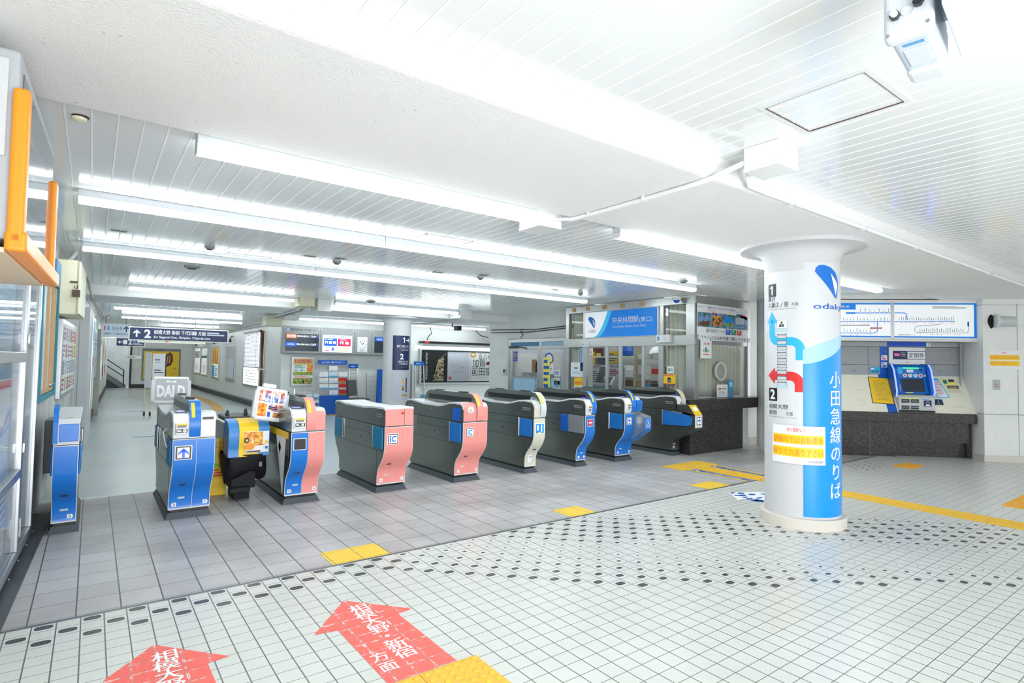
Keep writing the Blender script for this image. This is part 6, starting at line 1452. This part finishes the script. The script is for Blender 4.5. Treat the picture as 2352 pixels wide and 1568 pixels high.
# ================================================================ left wall
t = left_thing('display_cabinet', 'grey wall cabinet with a dark glass side and orange rubber edges, upper left', 'cabinet', 2.74, 0, 1.92)
MB().box(0, 1.22, -.30, 0, 0, .70, 'grey_plastic').build('housing', t, .012)
MB().box(.07, 1.16, -.304, -.298, .05, .64, 'smoke_glass').build('glass_side', t)
MB().box(-.012, .0, -.27, -.02, .30, .66, 'light_grey').build('vent_cover', t, .008)
v_ = MB()
for k in range(7): v_.lathe([(.001, -.001), (.02, -.001), (.024, .004), (.001, .004)], (-.0125, -.19, .36 + k * .042), 'dark_grey', 14, 'x')
v_.build('vent_holes', t)
for nm, b in (('edge_guard', (-.03, .035, -.335, -.285, -.02, .555)), ('edge_guard', (1.165, 1.245, -.325, -.285, -.02, .52)), ('edge_guard', (-.03, 1.245, -.345, -.28, -.045, .03))): MB().box(*b, 'orange').build(nm, t, .014, seg=3)
MB().box(.0, 1.2, -.28, -.02, -.05, -.03, 'ply').build('plywood_base', t, .003)
t = left_thing('poster_showcase', 'tall aluminium glass showcase of route maps on the near left wall', 'showcase', 3.99, 0, .06)
f = MB()
for a, b, z0, z1 in ((0, .05, .06, 2.02), (1.29, 1.37, .06, 2.02), (2.03, 2.08, .06, 2.02), (0, 2.08, 0, .06), (0, 2.08, 2.02, 2.08), (.05, 1.29, 1.39, 1.46), (.05, 1.29, .58, .64)): f.box(a, b, -.085, 0, z0, z1, 'alu')
f.box(1.37, 1.41, -.08, -.06, .07, 2.01, 'slate_blue').build('frame', t, .004)
MB().box(.02, 2.06, -.012, 0, .03, 2.05, 'pale_grey').build('back_board', t)
g = G(.0015)
g.rect(.07, 1.50, 1.26, 2.0, 'ice_blue'); g.rect(.07, .68, 1.26, 1.36, 'white'); g.rect(.07, .08, 1.26, .56, 'white'); g.rect(1.45, .1, 1.99, 2.0, 'pale_grey'); g.up()
g.rect(.07, 1.28, 1.26, 1.36, 'slate_blue'); g.rect(.07, 1.22, 1.26, 1.27, 'coral')
for k in range(5): g.line([(.09, .14 + .05 * k), (.5, .20 + .06 * k), (.8, .26 + .06 * k), (1.24, .30 + .05 * k)], .014, ('sky_blue', 'red', 'slate_blue', 'crimson', 'pale_blue')[k])
g.ell(.55, .98, .2, .16, 'magenta'); g.line([(.1, .76), (.7, .85), (1.24, 1.05)], .02, 'pale_orange'); g.line([(.1, .72), (.8, .9), (1.24, .95)], .02, 'pale_blue'); g.rect(.95, .10, 1.12, .22, 'red'); g.lines(1.5, 1.94, .9, 1.3, 12, 'dark_grey', .5); g.lines(1.5, 1.94, .4, .85, 12, 'mid_grey', .5); g.rect(1.5, 1.5, 1.9, 1.9, 'ice_blue'); g.lines(.12, 1.2, 1.55, 1.95, 8, 'pale_blue', .4); g.rect(.5, 1.55, .7, 1.85, 'white'); g.rect(.2, 1.6, .32, 1.9, 'leaf')
g.build('route_maps', t, .013)
for a, b, z0, z1 in ((.05, 1.29, 1.46, 2.02), (.05, 1.29, .64, 1.39), (.05, 1.29, .06, .58), (1.41, 2.03, .06, 2.02)): MB().box(a, b, -.068, -.064, z0, z1, 'case_glass').build('glass_pane', t)
for z in (.75, 1.52, .22, .16): MB().box(1.305, 1.325, -.10, -.085, z, z + .07, 'chrome').build('lock', t, .004)
t = left_thing('wall_window', 'teal and wood framed sliding window on the left wall past the showcase', 'window', 6.46, 0, 1.08)
f = MB()
for a, b, z0, z1 in ((0, .08, .05, 1.15), (1.40, 1.46, .05, 1.15), (0, 1.46, 0, .05), (0, 1.46, 1.15, 1.2)): f.box(a, b, -.06, .0, z0, z1, 'teal_paint')
f.build('outer_frame', t, .003)
f = MB()
for a, b in ((.72, .77), (1.12, 1.17), (1.33, 1.395)): f.box(a, b, -.040, -.005, .09, 1.145, 'sash_wood')
f.box(.085, 1.395, -.040, -.005, .055, .09, 'sash_wood').build('wooden_sash', t, .003)
MB().box(.085, 1.395, -.018, -.014, .06, 1.145, 'frosted').build('window_pane', t)
MB().box(1.0, 1.5, -.06, -.02, 1.2, 1.42, 'slate_blue').build('blue_panel', t, .004)
for a in (.9, 1.2): MB().cyl((a, -.06, .12), .014, -.01, .01, 'chrome', 'y', 10).build('latch', t)
t = left_thing('switch_box', 'cream steel switch box with a rusty padlock on the left wall', 'switch box', 8.12, 0, 1.97)
MB().box(0, 1.1, -.20, 0, 0, .62, 'cream').build('housing', t, .01); MB().box(.01, 1.09, -.225, -.20, .01, .61, 'cream').build('lid', t, .008)
MB().box(-.008, -.0, -.206, -.196, .02, .60, 'warm_grey').build('lid_seam', t)
p_ = MB().tube([(-.02, -.20, .33), (-.02, -.20, .30), (-.02, -.17, .30), (-.02, -.17, .33)], .006, 'rust', 6).box(-.035, -.005, -.225, -.155, .20, .28, 'rust').build('padlock', t, .006)
MB().box(-.012, 0, -.20, -.13, .36, .38, 'rust').build('hasp', t)
t = left_thing('notice_poster', 'aluminium frame with a crowded white and red notice poster under the cream switch box', 'poster', 8.65, 0, .98)
MB().box(0, 2.4, -.05, 0, 0, .97, 'alu').build('frame', t, .006); g = G(); g.rect(.06, .05, 2.34, .92, 'white'); g.up()
r_ = random.Random(6)
for k in range(6):
    a = .10 + k * .37
    for j in range(4):
        b = .08 + j * .21; c_ = r_.choice(('red', 'mid_blue', 'mid_grey', 'coral', 'slate_blue', 'mid_grey', 'crimson')); g.lv = 1
        if r_.random() < .35: g.rect(a - .02, b - .01, a + .32, b + .18, r_.choice(('lemon', 'ice_blue', 'pale_orange', 'pale_blue'))); g.up()
        g.lines(a, a + .30, b, b + .17, r_.choice((3, 4, 6, 7)), c_, r_.uniform(.4, .75), k * 7 + j)
g.build('artwork', t, .051)
t = left_thing('wall_column', 'pale grey boxed column with a tall light panel on the left wall', 'wall column', 11.55, 0.06)
MB().box(0, 1.9, -.13, 0, 0, 2.3, 'light_grey').build('casing', t, .006); MB().box(1.0, 1.8, -.15, -.13, .55, 2.2, 'alu').build('panel_frame', t, .004); g = G(); g.rect(1.05, .6, 1.75, 2.15, 'ice_blue'); g.up(); g.rect(1.05, 1.8, 1.75, 2.15, 'pale_blue'); g.rect(1.2, 1.3, 1.5, 1.5, 'green'); g.rect(1.1, .7, 1.7, 1.2, 'white'); g.build('panel_print', t, .1505)
for i, (lb, y_, w_, z0, h_, c1, c2) in enumerate((('pale blue and pink film poster on the left corridor wall, first past the boxed column', 14.9, 2.6, 1.0, 1.15, 'pale_blue', 'photo_mixed'), ('lit violet and white poster on the left corridor wall, second past the boxed column', 18.9, 2.2, .62, 1.3, 'lit_white', 'slate_blue'),
        ('cream poster on the left corridor wall, third past the boxed column', 22.6, 1.6, .75, 1.1, 'cream', 'brown'), ('white poster with a red foot, farthest on the left corridor wall', 25.4, 1.6, .75, 1.1, 'white', 'red'))):
    t = left_thing('wall_poster', lb, 'poster', y_, .06, z0); MB().box(0, w_, -.06, 0, 0, h_, 'alu').build('frame', t, .006)
    g = G(); g.rect(.06, .06, w_ - .06, h_ - .06, c1); g.up(); g.rect(.2, .1, w_ - .3, h_ * .42, c2); g.lines(.3, w_ - .3, h_ * .55, h_ * .9, 4, 'slate_blue' if i < 2 else 'tan'); g.build('artwork', t, .061)
o = left_thing('wall_rib', 'dark grey pilaster strip between posters on the left corridor wall', 'pilaster', 17.9, .06); MB().box(0, .3, -.12, 0, 0, 2.2, 'warm_grey').build('strip', o)

# ================================================================ marks on the floor
m = mat('floor_red', (240, 92, 78), 0.45); x, y, z, v = begin(m)
PX, PY, Y0 = 0.108, 0.105, 4.13
fx_ = (x / PX).fract(); fy_ = ((Y0 - y) / PY).fract()
n1 = noise(v, 24, 3); ed = (fx_ - 0.5).abs().max((fy_ - 0.5).abs())
wear = ((ed > 0.485 - ramp(n1, .5, .8) * 0.10) + ramp(noise(v, 70, 3), .66, .7) * .8).min(1.0)
set_col(m, mix((ed > 0.485) * 1.0, mix(wear, rgb(244, 98, 84), rgb(240, 216, 210)), rgb(160, 150, 146)))
m = mat('floor_yellow', (236, 196, 60), 0.5); x, y, z, v = begin(m)
n1 = noise(v, 40, 4)
fx_ = ((x + 0.027) / 0.2165).fract(); fy_ = ((y - 4.16) / 0.247).fract()
set_col(m, mix(((fx_ < .03) + (fy_ < .014)).min(1.0) * .8, mix(ramp(n1, .6, .72) * .8, rgb(240, 200, 58), rgb(196, 140, 60)), rgb(120, 110, 80)))
def floor_arrow(lb, tx, ty, txt=True):
    t = thing('floor_arrow', lb, 'floor marking', (tx, ty, 0.0005), 0, 'red floor arrows'); t.rotation_euler = (0, 0, 0)
    g = G(.0006); g.poly([(0, 0), (.30, -.345), (.19, -.365), (-.17, -.365), (-.29, -.345)], 'floor_red'); g.poly([(-.165, -.364), (.20, -.364), (.215, -1.15), (-.155, -1.15)], 'floor_red')
    fl_ = lambda a, b, d: (a, b, d)
    g.build('paint', t, .0, fl_)
    g = G(.0006)
    for k, ch in enumerate('相模大野・新宿'): g.text(ch, .035, -.205 - k * .105, .085, 'road_white', 'c', bold=.035)
    for k, ch in enumerate('方面'): g.text(ch, -.09, -.80 - k * .105, .07, 'road_white', 'c', bold=.03)
    g.build('lettering', t, .0008, fl_)
floor_arrow('red floor arrow right of the other, its tail ending at the yellow dotted tiles', 1.315, 3.50)
floor_arrow('red floor arrow cut off by the bottom edge, left of the other', .31, 3.52)
def patch(lb, x0, x1, y0, y1):
    o = MB().box(x0, x1, y0, y1, .0008, .002, 'floor_yellow').build('floor_sticker'); tag(o, lb, 'floor marking', 'plain yellow floor patches')
patch('plain yellow floor patch below the pink-ended gates, leftmost along the tile seam', 1.47, 1.92, 4.14, 4.45)
patch('plain yellow floor patch in the middle of the tile seam', 3.83, 4.17, 4.14, 4.44)
patch('plain yellow floor patch along the tile seam nearest the foreground column', 6.10, 6.55, 4.14, 4.44)
def domes(lb, x0, x1, y0, y1, nx, ny, mt='tactile', h=.006, r=None, group='dotted tactile tiles'):
    t = thing('tactile_tile', lb, 'tactile paving', ((x0 + x1) / 2, (y0 + y1) / 2, 0), 0, group); a, b = (x1 - x0) / 2, (y1 - y0) / 2
    d = MB().box(-a, a, -b, b, .0005, .004, mt); r = r or .3 * min(2 * a / nx, 2 * b / ny)
    for i in range(nx):
        for j in range(ny): d.lathe([(r, .004), (r * .92, .004 + h * .7), (r * .6, .004 + h), (.0005, .004 + h)], (-a + (i + .5) * 2 * a / nx, -b + (j + .5) * 2 * b / ny, 0), mt, 14)
    d.build('dotted_plate', t)
domes('yellow dotted tile at the bottom edge, right one of the pair at the arrow tail', 1.312, 1.632, 2.155, 2.475, 6, 6)
domes('yellow dotted tile at the bottom edge, left one of the pair at the arrow tail', .988, 1.308, 2.155, 2.475, 6, 6)
domes('wide yellow dotted plate before the wheelchair gate', 6.85, 7.75, 5.09, 5.48, 14, 6)
def bars(lb, x0, x1, y0, y1, n=4, mt='tactile', along='y'):
    t = thing('guide_strip', lb, 'tactile paving', ((x0 + x1) / 2, (y0 + y1) / 2, 0), 0, 'barred tactile guide strips'); a, b = (x1 - x0) / 2, (y1 - y0) / 2
    d = MB().box(-a, a, -b, b, .0005, .003, mt)
    for k in range(n):
        c = (-a + (k + .5) * 2 * a / n) if along == 'y' else (-b + (k + .5) * 2 * b / n)
        m_ = max(1, int((y1 - y0 if along == 'y' else x1 - x0) / .30)); L_ = (2 * b if along == 'y' else 2 * a) / m_
        for q in range(m_):
            s_ = (-b if along == 'y' else -a) + q * L_
            if along == 'y': d.box(c - a / n * .5, c + a / n * .5, s_ + .015, s_ + L_ - .015, .003, .008, mt)
            else: d.box(s_ + .015, s_ + L_ - .015, c - b / n * .5, c + b / n * .5, .003, .008, mt)
    d.build('barred_plate', t)
bars('long yellow barred guide strip running past the foreground column to the dotted plate', 7.13, 7.47, -1.0, 5.09)
bars('orange barred tactile block by the right edge of the picture', 8.2, 9.3, 1.62, 1.86, 4, 'amber', 'x')
bars('small orange barred block before the ticket machine', 10.0, 10.55, 3.30, 3.58, 5, 'amber', 'x')
for lb, x0, x1, sd in (('blue and yellow floor label strip left of the guide strip', 6.95, 7.09, -1), ('blue and yellow floor label strip right of the guide strip', 7.51, 7.65, 1)):
    g = G(.0006); w_ = x1 - x0; g.rect(0, 0, .92, w_, 'mid_blue'); g.up(); g.rect(0, 0 if sd > 0 else w_ * .62, .92, w_ * .38 if sd > 0 else w_, 'yellow'); g.ell(.84, w_ * .5, .07, .045, 'white'); g.up(); g.ell(.84, w_ * .5, .03, .02, 'mid_blue'); g.text('駅係員がご案内します', .14, w_ * (.5 if sd > 0 else .14), .04, 'white', w=.55, bold=.02)
    o = g.build('floor_label', None, .0006, lambda a, b, d: (x1 - b, 4.17 + a, d)); tag(o, lb, 'floor marking', 'floor labels beside the guide strip')
# worn blue and white arrow on the tiles left of the foreground column
t = thing('floor_arrow', 'worn blue and white floor arrow beside the foot of the foreground column', 'floor marking', (6.17, 3.93, .0005))
g = G(.0006); r_ = random.Random(12); g.poly([(0, 0), (-.28, -.30), (-.10, -.30), (-.10, -.62), (.34, -.62), (.36, -.28), (.42, -.26)], 'road_white', [(0, 1, 2, 5, 6), (2, 3, 4, 5)]); g.up()
for k in range(14): g.ell(r_.uniform(-.14, .30), -.12 - .5 * k / 14, r_.uniform(.03, .07), r_.uniform(.02, .045), 'mid_blue', 12)
g.poly([(0.0, -.02), (-.05, -.08), (.06, -.06)], 'mid_blue')
g.build('paint', t, 0, lambda a, b, d: (a, b, d))
